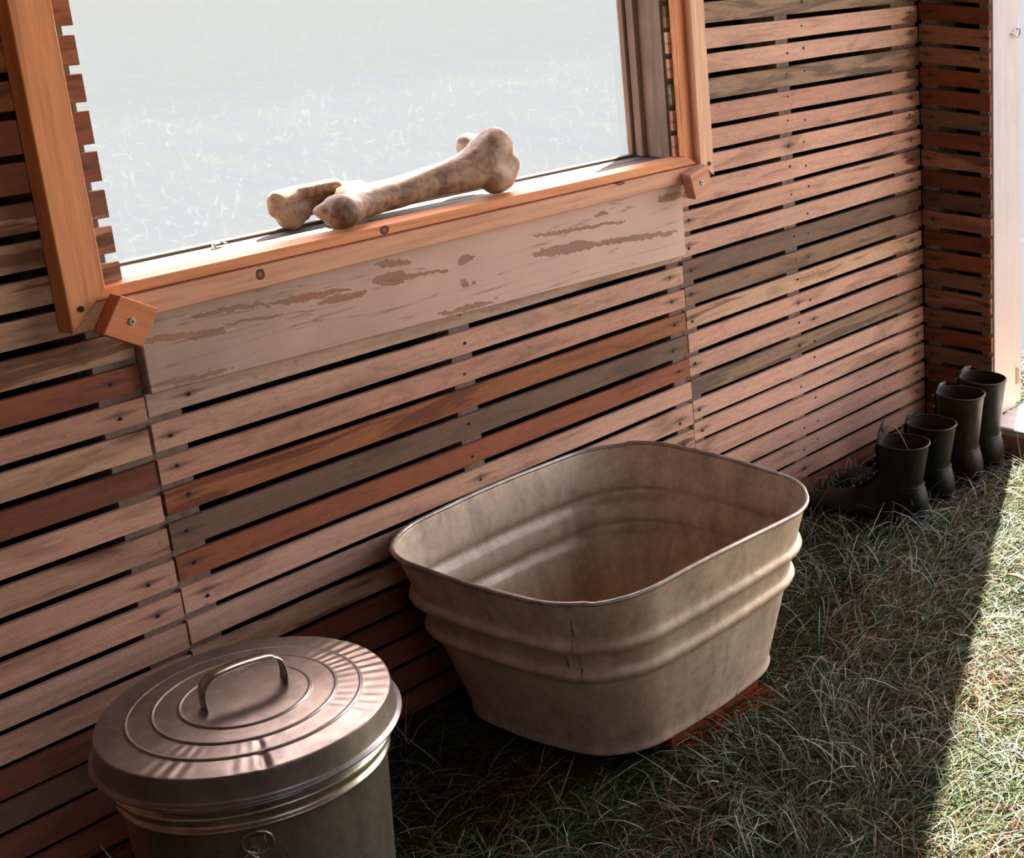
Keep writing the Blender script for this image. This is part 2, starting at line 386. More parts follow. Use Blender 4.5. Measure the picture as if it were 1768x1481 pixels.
ends = [0.0] * 24 + [1, 0.9, 0.7, 0.9, 1, 0.7, 0.8, 0.3, 0.9, 0.4, 0.8, 0.8, 0.2, 0.7, 0.5, 0.6, 0.2, 0.3, 0.3, 0.3, 0.4, 0.6, 0.5]
rkeys = rkeys[:len(ks) - 1]; ends = (ends + [0.3] * 60)[:len(ks) - 1]
gr = lambda z: 0.0108 if z > 0.45 else 0.0092
run(wall_back, rkeys, [rk[k] for k in ks], 2.3495, 0.0, X1 - 2.3495 - 0.0022, (0.02, 0.345, 0.40, 0.80), gapw=gr, ends=ends)
# end wall: runs from the corner towards the viewer, its laths face -x
ek = {k: 1.1158 - 0.0503 * k for k in range(-24, 23)}
ks = sorted(ek)
ekeys = [rnd.choice('BRMOD') for _ in range(-24, 0)] + list('RpMORdRMBDpROdMdOdMBMB')
ekeys = ekeys[:len(ks) - 1]
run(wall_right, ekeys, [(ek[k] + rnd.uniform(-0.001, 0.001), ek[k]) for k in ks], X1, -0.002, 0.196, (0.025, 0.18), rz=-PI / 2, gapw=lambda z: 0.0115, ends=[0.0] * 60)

# nail heads, one part per wall
def nails(parent):
    V = []; F = []
    for (x, y, z, rz) in NAILS[parent]:
        r = rnd.uniform(0.0022, 0.0034); b = len(V); d = Vector((math.sin(rz), -math.cos(rz), 0)); sx = Vector((math.cos(rz), math.sin(rz), 0))
        c0 = Vector((x, y, z)) + d * 0.0004; 
        for ring, rr, dd in ((0, r, 0.0), (1, r * 0.8, 0.0011)):
            for k in range(6):
                a = 2 * PI * k / 6; V.append(c0 + d * dd + sx * math.cos(a) * rr + Vector((0, 0, 1)) * math.sin(a) * rr)
        for k in range(6): F.append((b + k, b + (k + 1) % 6, b + 6 + (k + 1) % 6, b + 6 + k))
        F.append(tuple(b + 6 + k for k in range(6)))
    o = mesh_obj('nail_heads', V, F, M_NAIL, parent); tag(o, kind='stuff')
nails(wall_back); nails(wall_right)

# backing and studs of the end wall
box('sheathing', X1 + 0.10, X1 + 0.12, -0.170, 0.099, 0, ZT, M_PLANK, wall_right)
box('tar_felt', X1 + 0.092, X1 + 0.0995, -0.170, 0.09, 0, ZT, M_BLACK, wall_right)
box('stud', X1 + 0.0085, X1 + 0.09, -0.046, -0.002, 0, ZT, M_STUD, wall_right)
box('stud', X1 + 0.0085, X1 + 0.09, -0.1855, -0.166, 0, ZT, M_STUD, wall_right)

# painted board under the window frame
def painted_board():
    s = NT('peeling_pink_paint'); oc = s.coord(); x, y, z = s.sep(oc)[0:3]
    n1 = s.noise(s.map(oc, (26, 60, 60)), 1.0, 6, 0.7, 0.4); n2 = s.noise(oc, 7.0, 4, 0.6); g = s.noise(s.map(oc, (4, 120, 120)), 1.0, 4, 0.6); n3 = s.noise(s.map(oc, (9, 90, 90)), 1.0, 5, 0.65)
    x0, zt = 1.283, 0.69      # origin of the board in the room
    def E(px0, pz0, px1, pz1, half):
        return ((px0 + px1) / 2 - x0, (pz0 + pz1) / 2 - zt, abs(px1 - px0) / 2 + half, half, (pz1 - pz0) / (px1 - px0 + 1e-6))
    L = [E(1.985, 0.757, 2.11, 0.748, 0.0105), E(2.08, 0.750, 2.33, 0.727, 0.006), E(1.96, 0.791, 2.19, 0.775, 0.0035), E(1.655, 0.781, 1.71, 0.779, 0.011), E(1.70, 0.781, 1.79, 0.768, 0.004),
         E(1.82, 0.781, 1.842, 0.779, 0.0085), E(1.81, 0.741, 1.832, 0.738, 0.0065), E(1.48, 0.789, 1.60, 0.781, 0.006), E(1.555, 0.772, 1.63, 0.768, 0.006), E(1.66, 0.808, 1.71, 0.802, 0.0065),
         E(2.28, 0.800, 2.34, 0.798, 0.008), E(1.29, 0.782, 1.40, 0.767, 0.007), E(1.40, 0.776, 1.50, 0.770, 0.003), E(1.75, 0.6995, 1.87, 0.695, 0.005), E(1.285, 0.716, 1.40, 0.708, 0.004), E(2.12, 0.80, 2.15, 0.798, 0.004), E(1.35, 0.80, 1.47, 0.792, 0.004)]
    x = s.math('ADD', x, s.math('MULTIPLY', s.math('SUBTRACT', s.noise(s.map(oc, (30, 40, 40)), 1.0, 3, 0.6), 0.5), 0.09)); z = s.math('ADD', z, s.math('MULTIPLY', s.math('SUBTRACT', s.noise(s.map(oc, (45, 60, 20)), 1.0, 5, 0.7), 0.5), 0.020))
    acc = None
    for (cx, cz, a, b, sl) in L:
        u = s.math('SUBTRACT', x, cx); v = s.math('SUBTRACT', s.math('SUBTRACT', z, cz), s.math('MULTIPLY', u, sl))
        d = s.math('ADD', s.math('POWER', s.math('ABSOLUTE', s.math('MULTIPLY', u, 1 / a)), 2.4), s.math('POWER', s.math('ABSOLUTE', s.math('MULTIPLY', v, 1 / b)), 2.0))
        acc = d if acc is None else s.math('MINIMUM', acc, d)
    d = s.math('ADD', acc, s.math('MULTIPLY', s.math('SUBTRACT', n1, 0.5), 2.0))
    mask = s.math('MULTIPLY', s.math('SUBTRACT', 1.0, d), 9.0, clamp=True)
    flake = s.math('MULTIPLY', s.math('SUBTRACT', n3, 0.70), 18.0, clamp=True)      # small random chips
    mask = s.math('MAXIMUM', mask, s.math('MULTIPLY', flake, 0.8))
    edge = s.math('SUBTRACT', s.math('MULTIPLY', s.math('SUBTRACT', 1.35, d), 5.0, clamp=True), mask, clamp=True)
    paint = s.mix(s.ramp(n2, [(0.35, 0.0), (0.7, 1.0)]), (0.53, 0.335, 0.265), (0.58, 0.375, 0.30))
    dirt = s.math('MULTIPLY', s.math('SUBTRACT', 1.0, s.math('MULTIPLY', x, 1.7), clamp=True), s.ramp(n2, [(0.25, 1.0), (0.75, 0.45)]))
    paint = s.mix(s.math('MULTIPLY', dirt, 0.9), paint, (0.27, 0.185, 0.125))
    paint = s.mix(s.math('MULTIPLY', edge, 0.15), paint, (0.72, 0.58, 0.46))
    bare = s.mix(s.ramp(n2, [(0.45, 0.0), (0.6, 1.0)]), (0.29, 0.165, 0.115), (0.34, 0.155, 0.09))
    bare = s.mix(1.0, bare, s.ramp(g, [(0.3, 0.8), (0.7, 1.15)]), 'MULTIPLY')
    c = s.mix(mask, paint, bare)
    # hairline cracks along the board
    cr = s.noise(s.map(oc, (1.3, 30, 38)), 1.0, 3, 0.5, 0.15)
    crk = s.ramp(s.math('ABSOLUTE', s.math('SUBTRACT', cr, 0.5)), [(0.0, 0.65), (0.006, 0.0)])
    c = s.mix(crk, c, (0.14, 0.08, 0.05))
    s.set(s.b, 'Base Color', c); s.set(s.b, 'Roughness', 0.7); s.set(s.b, 'Specular IOR Level', 0.3)
    s.bump(s.math('ADD', s.math('SUBTRACT', 1.0, mask), s.math('MULTIPLY', g, 0.25)), 0.45, 0.0012)
    bm = bmesh.new(); add_box(bm, 0, 2.347 - 1.283, 0, 0.020, 0, 0.845 - 0.69)
    for v in bm.verts:
        if v.co.z < 0.01: v.co.z = 0.0150 if v.co.x < 0.5 else -0.0155
    bmesh.ops.bevel(bm, geom=list(bm.edges), offset=0.0015, segments=1, affect='EDGES')
    o = bm_obj('painted_board', bm, s.m, wall_back); o.location = (1.283, -0.0125, 0.69)
    o['label'] = 'wide board with peeling pink paint under the window'
painted_board()

# ------------------------------------------------------------------ window
win = empty('window_1', (1.8, 0, 0.85)); tag(win, kind='structure')
def wpart(o): 
    o.parent = win; o.matrix_parent_inverse = Matrix.Translation((-1.8, 0, -0.85)); return o
def poly_prism(name, pts, y0, y1, m, bev=0.0012, org=None):
    """polygon in the x-z plane pulled from y0 to y1; origin at org so that grain runs through"""
    org = org or (pts[0][0], y0, pts[0][1]); bm = bmesh.new()
    a = [bm.verts.new((x - org[0], y0 - org[1], z - org[2])) for x, z in pts]; b = [bm.verts.new((x - org[0], y1 - org[1], z - org[2])) for x, z in pts]
    bm.faces.new(a); bm.faces.new(b[::-1])
    for i in range(len(pts)):
        j = (i + 1) % len(pts); bm.faces.new((a[i], b[i], b[j], a[j]))
    bmesh.ops.bevel(bm, geom=list(bm.edges), offset=bev, segments=1, affect='EDGES')
    o = bm_obj(name, bm, m); o.location = org; return o
FZ = 1.98
# mitred casing, 5 cm wide; inner 17 mm is a set back bead
def casing(name, outer, bead, m):
    o = wpart(poly_prism(name, outer, -0.030, -0.001, m)); 
    b = wpart(poly_prism('bead', bead, -0.019, -0.0015, m)); b.parent = o; b.matrix_parent_inverse = Matrix.Translation(-Vector(o.location)) @ Matrix.Identity(4)
    return o
iL, iR, iB = 1.2395, 2.356, 0.8715     # inner edges
w1, w0 = 0.0165, 0.051                  # bead and full width
wR1, wR0 = 0.027, 0.067
zb1, zb0 = iB - 0.0160, iB - 0.0505
def fin(o): return o
# rail: left mitre and right mitre
rail = wpart(poly_prism('bottom_rail', [(iL - 0.0165, zb1 - 0.0015), (iR + wR1, zb1 - 0.0015), (iR + wR0 - 0.01, zb0 + 0.005), (iL - w0, zb0)], -0.030, -0.0012, M_RAIL, org=(iL, -0.03, zb0)))
bead = wpart(poly_prism('rail_bead', [(iL, iB), (iR, iB), (iR + wR1, zb1), (iL - 0.0165, zb1)], -0.024, 0.012, M_BEAD, org=(iL, -0.024, zb1)))
wpart(poly_prism('left_stile', [(iL - w0, zb0), (iL, iB), (iL, FZ), (iL - w0, FZ + 0.05)], -0.0305, -0.0012, M_FRAME_Z, org=(iL - w0, -0.03, zb0)))
wpart(poly_prism('right_stile', [(iR + wR1 + 0.001, zb1), (iR + wR0, zb0 + 0.005), (iR + wR0, FZ + 0.05), (iR + wR1 + 0.001, FZ)], -0.030, -0.0012, M_PALE_Z, org=(iR + wR1, -0.03, zb0)))
wpart(poly_prism('stile_bead', [(iR, iB + 0.0005), (iR + wR1, zb1 + 0.0005), (iR + wR1, FZ), (iR, FZ)], -0.014, -0.0012, M_FRAME_Z, org=(iR, -0.012, zb1)))
wpart(poly_prism('top_rail', [(iL, FZ + 0.001), (iR, FZ + 0.001), (iR + wR0, FZ + 0.055), (iL - w0, FZ + 0.055)], -0.030, -0.0012, M_FRAME_X, org=(iL, -0.03, FZ)))
# sill: weathered boards behind the rail, a stop below the pane
wpart(box('sill_board', 1.2695, 2.347, 0.0135, 0.054, 0.846, 0.8665, M_SILL, bevel=0.0015))
wpart(box('sill_board', 1.2695, 2.347, 0.0585, 0.084, 0.846, 0.8655, M_SILL, bevel=0.0015))
wpart(box('pane_stop', 1.2695, 2.347, 0.0870, 0.098, 0.846, 0.8700, M_SILL, bevel=0.001))
# right jamb: one wide weathered board and two narrow stops, facing left
wpart(box('jamb_board', 2.344, 2.3475, 0.0100, 0.066, 0.867, 1.94, M_JAMB, bevel=0.0008))
wpart(box('jamb_stop', 2.333, 2.3475, 0.0665, 0.085, 0.867, 1.94, M_JAMB, bevel=0.001))
wpart(box('jamb_stop', 2.327, 2.3475, 0.0875, 0.098, 0.871, 1.94, M_JAMB, bevel=0.001))
wpart(box('jamb_board', 1.2678, 1.2692, 0.0100, 0.098, 0.867, 1.94, M_JAMB))
wpart(box('head_board', 1.2695, 2.3435, 0.0100, 0.098, 1.94, 1.949, M_JAMB))
def pane_material():
    s = NT('dusty_scratched_glass'); oc = s.coord()
    fl = s.noise(s.map(oc, (60, 1, 26), rot=(0, 0.5, 0)), 1.0, 4, 0.64, 2.2); f2 = s.noise(s.map(oc, (26, 1, 66), rot=(0, -0.7, 0)), 1.0, 4, 0.62, 2.4)
    sp = s.math('MAXIMUM', s.ramp(fl, [(0.58, 0.0), (0.70, 1.0)]), s.ramp(f2, [(0.60, 0.0), (0.72, 1.0)]))
    tr = s.n('ShaderNodeBsdfTransparent'); tr.inputs['Color'].default_value = (0.95, 0.96, 0.96, 1)
    t = s.n('ShaderNodeBsdfTranslucent'); t.inputs['Color'].default_value = (0.62, 0.62, 0.60, 1)
    gl = s.n('ShaderNodeBsdfGlossy'); gl.inputs['Roughness'].default_value = 0.03
    m1 = s.n('ShaderNodeMixShader'); s.l(s.math('ADD', s.math('MULTIPLY', sp, 0.032), 0.012), m1.inputs[0]); s.l(tr.outputs[0], m1.inputs[1]); s.l(t.outputs[0], m1.inputs[2])
    fr = s.n('ShaderNodeFresnel'); fr.inputs['IOR'].default_value = 1.3
    m2 = s.n('ShaderNodeMixShader'); s.l(s.math('MULTIPLY', fr.outputs[0], 0.12), m2.inputs[0]); s.l(m1.outputs[0], m2.inputs[1]); s.l(gl.outputs[0], m2.inputs[2])
    s.l(m2.outputs[0], s.out.inputs[0]); return s.m
pane = wpart(mesh_obj('pane', [(1.2695, 0.1, 0.868), (2.3465, 0.1, 0.868), (2.3465, 0.1, 1.94), (1.2695, 0.1, 1.94)], [(0, 1, 2, 3)], pane_material()))

for (hx, hz) in ((1.2035, 0.852), (2.4085, 0.852)):
    bm = bmesh.new(); bmesh.ops.create_cone(bm, cap_ends=True, segments=14, radius1=0.0042, radius2=0.0042, depth=0.0012, matrix=Matrix.Translation((hx, -0.0311, hz)) @ Matrix.Rotation(PI / 2, 4, 'X'))
    wpart(bm_obj('screw_head', bm, M_NAIL))
# turn buttons
def turn_button(x, z, size, ang, label, m, d=0.022):
    t = empty('turn_button', (x, -0.0315, z)); tag(t, label, 'turn button')
    bm = bmesh.new(); h = size / 2; add_box(bm, -h, h, -d, 0, -h * 1.0, h * 1.0, 0.0012)
    b = bm_obj('wood_block', bm, m, t); b.rotation_euler = (0, ang, 0)
    # screw: washer head with a cross recess
    bm = bmesh.new(); bmesh.ops.create_cone(bm, cap_ends=True, segments=20, radius1=0.0058, radius2=0.0042, depth=0.0022, matrix=Matrix.Translation((0, -d - 0.0011, 0)) @ Matrix.Rotation(PI / 2, 4, 'X'))
    s = bm_obj('screw', bm, M_STEEL, t)
    bm = bmesh.new(); add_box(bm, -0.003, 0.003, -d - 0.0026, -d - 0.0021, -0.0006, 0.0006); add_box(bm, -0.0006, 0.0006, -d - 0.00262, -d - 0.0021, -0.003, 0.003)
    k = bm_obj('cross_slot', bm, M_NAIL, s); k.rotation_euler = (0, 0.5, 0)
    return t
M_STEEL = plain('zinc_screw', (0.62, 0.62, 0.60), 0.35, 0.9, 0.5, 60, 0.1)
turn_button(1.2510, 0.8265, 0.056, math.radians(33), 'square orange turn button at lower left corner of window frame', new_wood('button_wood_left', (0.55, 0.19, 0.07), (0.24, 0.06, 0.02), 'X'))
turn_button(2.3560, 0.8260, 0.052, math.radians(-14), 'small pale square turn button at lower right corner of window frame', M_PALE_X, 0.024)

# ------------------------------------------------------------------ door in the end wall
door = empty('door_1', (X1, -0.2, 0)); tag(door, kind='structure')
def dpart(o): o.parent = door; o.matrix_parent_inverse = Matrix.Translation((-X1, 0.2, 0)); return o
def white_paint():
    s = NT('worn_white_paint'); oc = s.coord(); n = s.noise(s.map(oc, (30, 30, 6)), 1.0, 5, 0.65); g = s.noise(s.map(oc, (90, 90, 4)), 1.0, 4, 0.6, 0.4); z = s.sep(oc)[2]
    c = s.mix(s.ramp(n, [(0.35, 0.0), (0.65, 1.0)]), (0.35, 0.29, 0.275), (0.41, 0.36, 0.35))
    low = s.math('MULTIPLY', s.math('SUBTRACT', 0.75, z, clamp=True), 1.6, clamp=True)
    c = s.mix(s.math('MULTIPLY', low, 0.8), c, (0.36, 0.25, 0.19))
    c = s.mix(s.ramp(g, [(0.27, 0.8), (0.34, 0.0)]), c, (0.14, 0.08, 0.06))
    s.set(s.b, 'Base Color', c); s.set(s.b, 'Roughness', 0.6); s.bump(g, 0.25, 0.001); return s.m
M_WHITE = white_paint()
DY = -2.10      # far side of the wide doorway
dpart(box('jamb_board', X1 + 0.010, X1 + 0.112, -0.2020, -0.1860, 0.09, 2.25, M_WHITE, bevel=0.0015))
dpart(box('casing_board', X1 + 0.117, X1 + 0.160, -0.1900, -0.1700, 0.09, 2.25, M_WHITE, bevel=0.002))
dpart(box('latch_stop', X1 + 0.119, X1 + 0.140, -0.1980, -0.1905, 0.145, 0.185, M_JAMB, bevel=0.002))
dpart(box('jamb_board', X1 + 0.002, X1 + 0.150, DY, DY + 0.02, 0.09, 2.25, M_WHITE, bevel=0.0015))
dpart(box('head_board', X1 + 0.002, X1 + 0.150, DY + 0.0205, -0.2025, 2.23, 2.25, M_WHITE, bevel=0.0015))
M_THR = grey_wood('threshold_wood', (0.42, 0.37, 0.33), 'Y', 0.5)
dpart(box('threshold', X1 - 0.036, X1 + 0.17, DY + 0.0005, -0.2030, 0.068, 0.089, M_THR, bevel=0.003))
dpart(box('riser', X1 - 0.026, X1 - 0.002, DY + 0.0005, -0.2030, 0.0, 0.0675, grey_wood('riser_wood', (0.42, 0.16, 0.09), 'Y', 0.4)))
dpart(box('riser', X1 + 0.12, X1 + 0.15, DY + 0.0005, -0.2030, 0.0, 0.0675, M_PLANK))
# hook screwed into the jamb
hk = [(0, 0, 0), (0.006, -0.006, -0.001), (0.012, -0.008, -0.005), (0.019, -0.009, -0.0075), (0.026, -0.009, -0.006), (0.030, -0.009, 0.0005), (0.030, -0.009, 0.008), (0.026, -0.009, 0.013), (0.020, -0.009, 0.0135), (0.016, -0.009, 0.010)]
hook = tube('hook', arc_pts(hk, 4), 0.0018, plain('hook_iron', (0.20, 0.18, 0.17), 0.4, 0.85, 0.5)); hook.location = (X1 + 0.088, -0.2015, 1.045)
tag(hook, 'curled metal hook screwed into the white door post', 'hook')

# rest of the end wall and the other walls, planks seen from inside
def planks(parent, axis, fixed, th, a0, a1, z0, z1, w=0.17, m=M_PLANK):
    a = a0
    while a < a1 - 1e-4:
        b = min(a + w, a1)
        if axis == 'y': box('plank', fixed, fixed + th, a + 0.001, b - 0.001, z0, z1, m, parent)
        else: box('plank', a + 0.001, b - 0.001, fixed, fixed + th, z0, z1, m, parent)
        a = b
M_PLANK_Z = grey_wood('upright_plank', (0.38, 0.21, 0.13), 'Z', 0.6)
planks(wall_right, 'y', X1, 0.1, YF, DY - 0.002, 0, ZT, m=M_PLANK_Z)
box('plank', X1, X1 + 0.1, DY, -0.2, 2.255, ZT, M_PLANK, wall_right)
wall_left = empty('wall_left'); tag(wall_left, kind='structure')
planks(wall_left, 'y', XL - 0.1, 0.1, YF, 0.0, 0, ZT, m=M_PLANK_Z)
wall_front = empty('wall_front'); tag(wall_front, kind='structure')
FILL_OPENING = (-0.25, 1.25, 1.20, 1.95)     # unseen opening, added behind the viewer to brighten the left side
planks(wall_front, 'x', YF - 0.1, 0.1, XL, FILL_OPENING[0], 0, ZT, m=M_PLANK_Z); planks(wall_front, 'x', YF - 0.1, 0.1, FILL_OPENING[1], X1, 0, ZT, m=M_PLANK_Z)
planks(wall_front, 'x', YF - 0.1, 0.1, FILL_OPENING[0], FILL_OPENING[1], 0, FILL_OPENING[2], m=M_PLANK_Z); planks(wall_front, 'x', YF - 0.1, 0.1, FILL_OPENING[0], FILL_OPENING[1], FILL_OPENING[3], ZT, m=M_PLANK_Z)
ceil = empty('ceiling'); tag(ceil, kind='structure')
x = XL - 0.2
while x < X1 + 0.05:
    box('plank', x + 0.001, x + 0.199, YF - 0.2, 0.578, ZT, ZT + 0.03, M_PLANK, ceil); x += 0.2
for xr in (-1.2, -0.3, 0.6, 1.5, 2.4): box('rafter', xr, xr + 0.05, YF, 0.09, ZT - 0.12, ZT - 0.001, M_PLANK, ceil)

# ------------------------------------------------------------------ grass
def grass_material():
    s = NT('long_dry_grass'); a = s.n('ShaderNodeAttribute', attribute_name='blade'); s.set(s.b, 'Base Color', a.outputs['Color']); s.set(s.b, 'Roughness', 0.6); s.set(s.b, 'Specular IOR Level', 0.16)
    tr = s.n('ShaderNodeBsdfTranslucent'); s.l(a.outputs['Color'], tr.inputs['Color'])
    mx = s.n('ShaderNodeMixShader'); mx.inputs[0].default_value = 0.25; s.l(s.b.outputs[0], mx.inputs[1]); s.l(tr.outputs[0], mx.inputs[2]); s.l(mx.outputs[0], s.out.inputs[0])
    return s.m
M_GRASS = grass_material()
def blades(name, n, x0, x1, y0, y1, lmin, lmax, seed, wmul=1.0, avoid=None, extra=0):
    R = np.random.default_rng(seed)
    x = R.uniform(x0, x1, n); y = R.uniform(y0, y1, n)
    if extra:      # thinner cover over the rest of the floor
        x = np.r_[x, R.uniform(-1.6, x1, extra)]; y = np.r_[y, R.uniform(-2.95, y1 - 0.02, extra)]; k = ~((x > x0) & (y > y0)) | (np.arange(len(x)) < n); x, y = x[k], y[k]; n = len(x)
    if avoid is not None:
        k = ~avoid(x, y); x, y = x[k], y[k]; n = len(x)
    # flow direction drifts over the floor in swirls
    fl = 1.9 * np.sin(x * 5.1 + 2.2 * np.sin(y * 4.3)) + 1.6 * np.cos(y * 6.7 + 1.9 * np.sin(x * 3.1)) + 0.8
    ang = 0.6 * fl + R.normal(0, 1.25, n)
    L = R.uniform(lmin, lmax, n); lift = np.abs(R.normal(0.20, 0.20, n)); clump = 0.5 + 0.5 * np.sin(9 * x + 4 * np.sin(6 * y)) * np.cos(8 * y + 3 * np.sin(5 * x)); up = R.random(n) < 0.015 + 0.075 * clump ** 1.5; lift = np.where(up, R.uniform(0.5, 1.15, n), lift)
    near = np.maximum(np.abs(x - 1.853) - 0.21, np.abs(y + 0.262) - 0.20) < 0.075
    L = np.where(near, L * 0.5, L); lift = np.where(near, lift * 0.35, lift); up = up & ~near
    curl = R.normal(0, 1.25, n); droop = R.uniform(0.5, 2.4, n)
    w = R.uniform(0.0005, 0.00115, n) * wmul
    S = 5
    P = np.zeros((n, S, 3)); D = np.zeros((n, S, 2))
    px, py, pz = x.copy(), y.copy(), R.uniform(0.0, 0.014, n); a = ang.copy(); e = lift.copy()
    for i in range(S):
        P[:, i] = np.c_[px, py, pz]; D[:, i] = np.c_[-np.sin(a), np.cos(a)]
        st = L / (S - 1)
        px = px + np.cos(a) * np.cos(e) * st; py = py + np.sin(a) * np.cos(e) * st; pz = np.maximum(pz + np.sin(e) * st, 0.002)
        a = a + curl / S; e = e - droop / S
    W = np.array([0.7, 1.0, 1.0, 0.75, 0.15])[None, :] * w[:, None]
    tilt = R.normal(0, 0.6, n)
    off = np.zeros((n, S, 3)); off[:, :, :2] = D * (W * np.cos(tilt)[:, None])[:, :, None]; off[:, :, 2] = W * np.sin(tilt)[:, None]
    A = P - off; B = P + off
    V = np.stack([A, B], 2).reshape(n, S * 2, 3)
    V[:, :, 1] = np.minimum(V[:, :, 1], np.where(V[:, :, 0] < 3.3, np.where(y[:, None] < 0, -0.002, 9), 9))
    if x1 < 3.3: V[:, :, 0] = np.minimum(V[:, :, 0], 3.160)
    base = (np.arange(n) * S * 2)[:, None, None]
    q = np.array([[2 * i, 2 * i + 1, 2 * i + 3, 2 * i + 2] for i in range(S - 1)])[None]
    F = (base + q).reshape(-1, 4)
    me = bpy.data.meshes.new(name)
    me.vertices.add(n * S * 2); me.vertices.foreach_set('co', V.reshape(-1).astype(np.float32))
    nf = len(F); me.loops.add(nf * 4); me.loops.foreach_set('vertex_index', F.reshape(-1).astype(np.int32))
    me.polygons.add(nf); me.polygons.foreach_set('loop_start', (np.arange(nf) * 4).astype(np.int32))
    me.update(calc_edges=True)
    pal = np.array([(0.022, 0.036, 0.007), (0.036, 0.056, 0.011), (0.070, 0.088, 0.026), (0.27, 0.27, 0.20), (0.12, 0.070, 0.030), (0.075, 0.026, 0.011), (0.15, 0.19, 0.15), (0.018, 0.026, 0.008)])
    patch = np.sin(x * 7 + 3 * np.sin(y * 5)) * np.cos(y * 9 + x * 2)
    pr = np.array([0.24, 0.24, 0.16, 0.05, 0.07, 0.05, 0.03, 0.16]); idx = R.choice(8, n, p=pr)
    idx = np.where(up & (R.random(n) < 0.75), R.choice([3, 6], n), idx)
    rus = (patch > 0.45) & (R.random(n) < 0.35); idx = np.where(rus, R.choice([4, 5], n), idx)
    red = (np.abs(x - 1.86) < 0.12) & (np.abs(y + 0.478) < 0.032) & (R.random(n) < 0.8); 
    col = pal[idx] * R.uniform(0.75, 1.25, n)[:, None]
    col = np.where(red[:, None], np.array([0.34, 0.055, 0.014])[None] * R.uniform(0.6, 1.2, n)[:, None], col)
    c4 = np.ones((n, S * 2, 4), np.float32); c4[:, :, :3] = col[:, None, :]
    at = me.attributes.new('blade', 'FLOAT_COLOR', 'POINT'); at.data.foreach_set('color', c4.reshape(-1))
    me.materials.append(M_GRASS)
    o = bpy.data.objects.new(name, me); COL.objects.link(o); return o
def under(x, y):
    a = (np.abs(x - 1.853) < 0.19) & (np.abs(y + 0.262) < 0.17)
    b = np.hypot(x - 1.13, y + 0.34) < 0.14
    return a | b
g1 = blades('grass', 150000, 1.05, 3.13, -1.35, -0.005, 0.040, 0.135, 3, 1.0, under, 60000)
tag(g1, 'long matted green and straw grass covering the shed floor', 'grass', kind='stuff')
g3 = blades('grass', 26000, 3.50, 5.6, -2.2, 0.1, 0.05, 0.12, 5, 1.5)
tag(g3, 'sunlit grass outside the doorway', 'grass', kind='stuff')
# ==OBJECTS==
# ------------------------------------------------------------------ galvanised metal
def galvanized(name, base, dark, metal, rough, rust=0.3, spangle=60):
    s = NT(name); oc = s.coord(); n = s.noise(oc, 9, 5, 0.65, 0.6); v = s.noise(s.map(oc, (30, 30, 5)), 1.0, 4, 0.6, 0.4); f = s.noise(oc, spangle, 3, 0.6)
    c = s.mix(s.ramp(n, [(0.35, 0.0), (0.65, 1.0)]), dark, base)
    c = s.mix(1.0, c, s.ramp(v, [(0.3, 0.78), (0.65, 1.1)]), 'MULTIPLY'); c = s.mix(1.0, c, s.ramp(f, [(0.35, 0.88), (0.65, 1.08)]), 'MULTIPLY')
    c = s.mix(s.math('MULTIPLY', s.ramp(s.noise(s.map(oc, (22, 22, 7)), 1.0, 5, 0.7, 0.8), [(0.60, 0.0), (0.72, 1.0)]), rust), c, (0.16, 0.075, 0.04))
    s.set(s.b, 'Base Color', c); s.set(s.b, 'Metallic', metal); s.set(s.b, 'Roughness', s.ramp(n, [(0.3, rough * 1.2), (0.7, rough * 0.85)])); s.bump(s.math('ADD', n, s.math('MULTIPLY', f, 0.15)), 0.10, 0.004)
    return s
# ------------------------------------------------------------------ wash tub
def rrect(cx, cy, hx, hy, r, n=16):
    """rounded rectangle, slightly bellied sides"""
    P = []
    for q, (sx, sy) in enumerate(((1, 1), (-1, 1), (-1, -1), (1, -1))):
        for k in range(n):
            a = q * PI / 2 + (k + 0.5) / n * PI / 2
            P.append((cx + sx * (hx - r) + r * math.cos(a), cy + sy * (hy - r) + r * math.sin(a)))
        # points along the straight side to the next corner
        nx = ((-1, 1), (-1, -1), (1, -1), (1, 1))[q]; a = (q + 1) * PI / 2
        e0 = (cx + sx * (hx - r) + r * math.cos(a), cy + sy * (hy - r) + r * math.sin(a)); e1 = (cx + nx[0] * (hx - r) + r * math.cos(a), cy + nx[1] * (hy - r) + r * math.sin(a))
        for k in range(1, 8):
            t = k / 8; b = 0.006 * math.sin(PI * t); P.append((e0[0] + (e1[0] - e0[0]) * t + b * math.cos(a), e0[1] + (e1[1] - e0[1]) * t + b * math.sin(a)))
    return P
TZ0, TZ1 = 0.030, 0.363
def tub_ring(t, grow=0.0):   # t = 0 at the base, 1 at the rim
    cx = 1.853 + (1.836 - 1.853) * t; cy = -0.262 + (-0.2745 + 0.262) * t
    hx = 0.210 + (0.290 - 0.210) * t + grow; hy = 0.198 + (0.261 - 0.198) * t + grow; r = 0.110 + 0.035 * t
    return rrect(cx, cy, hx, hy, r)
def rim_sag(x, y, t):
    # the old rim is no longer flat: dips in the middle of the sides, a lifted far corner
    u = (x - 1.826) / 0.3; v = (y + 0.272) / 0.26
    return (0.004 * math.cos(PI * u) * (abs(v) > 0.8) - 0.003 * math.cos(2.2 * u + 1.3 * v) + 0.003 * math.sin(3 * u - 2 * v)) * t ** 3
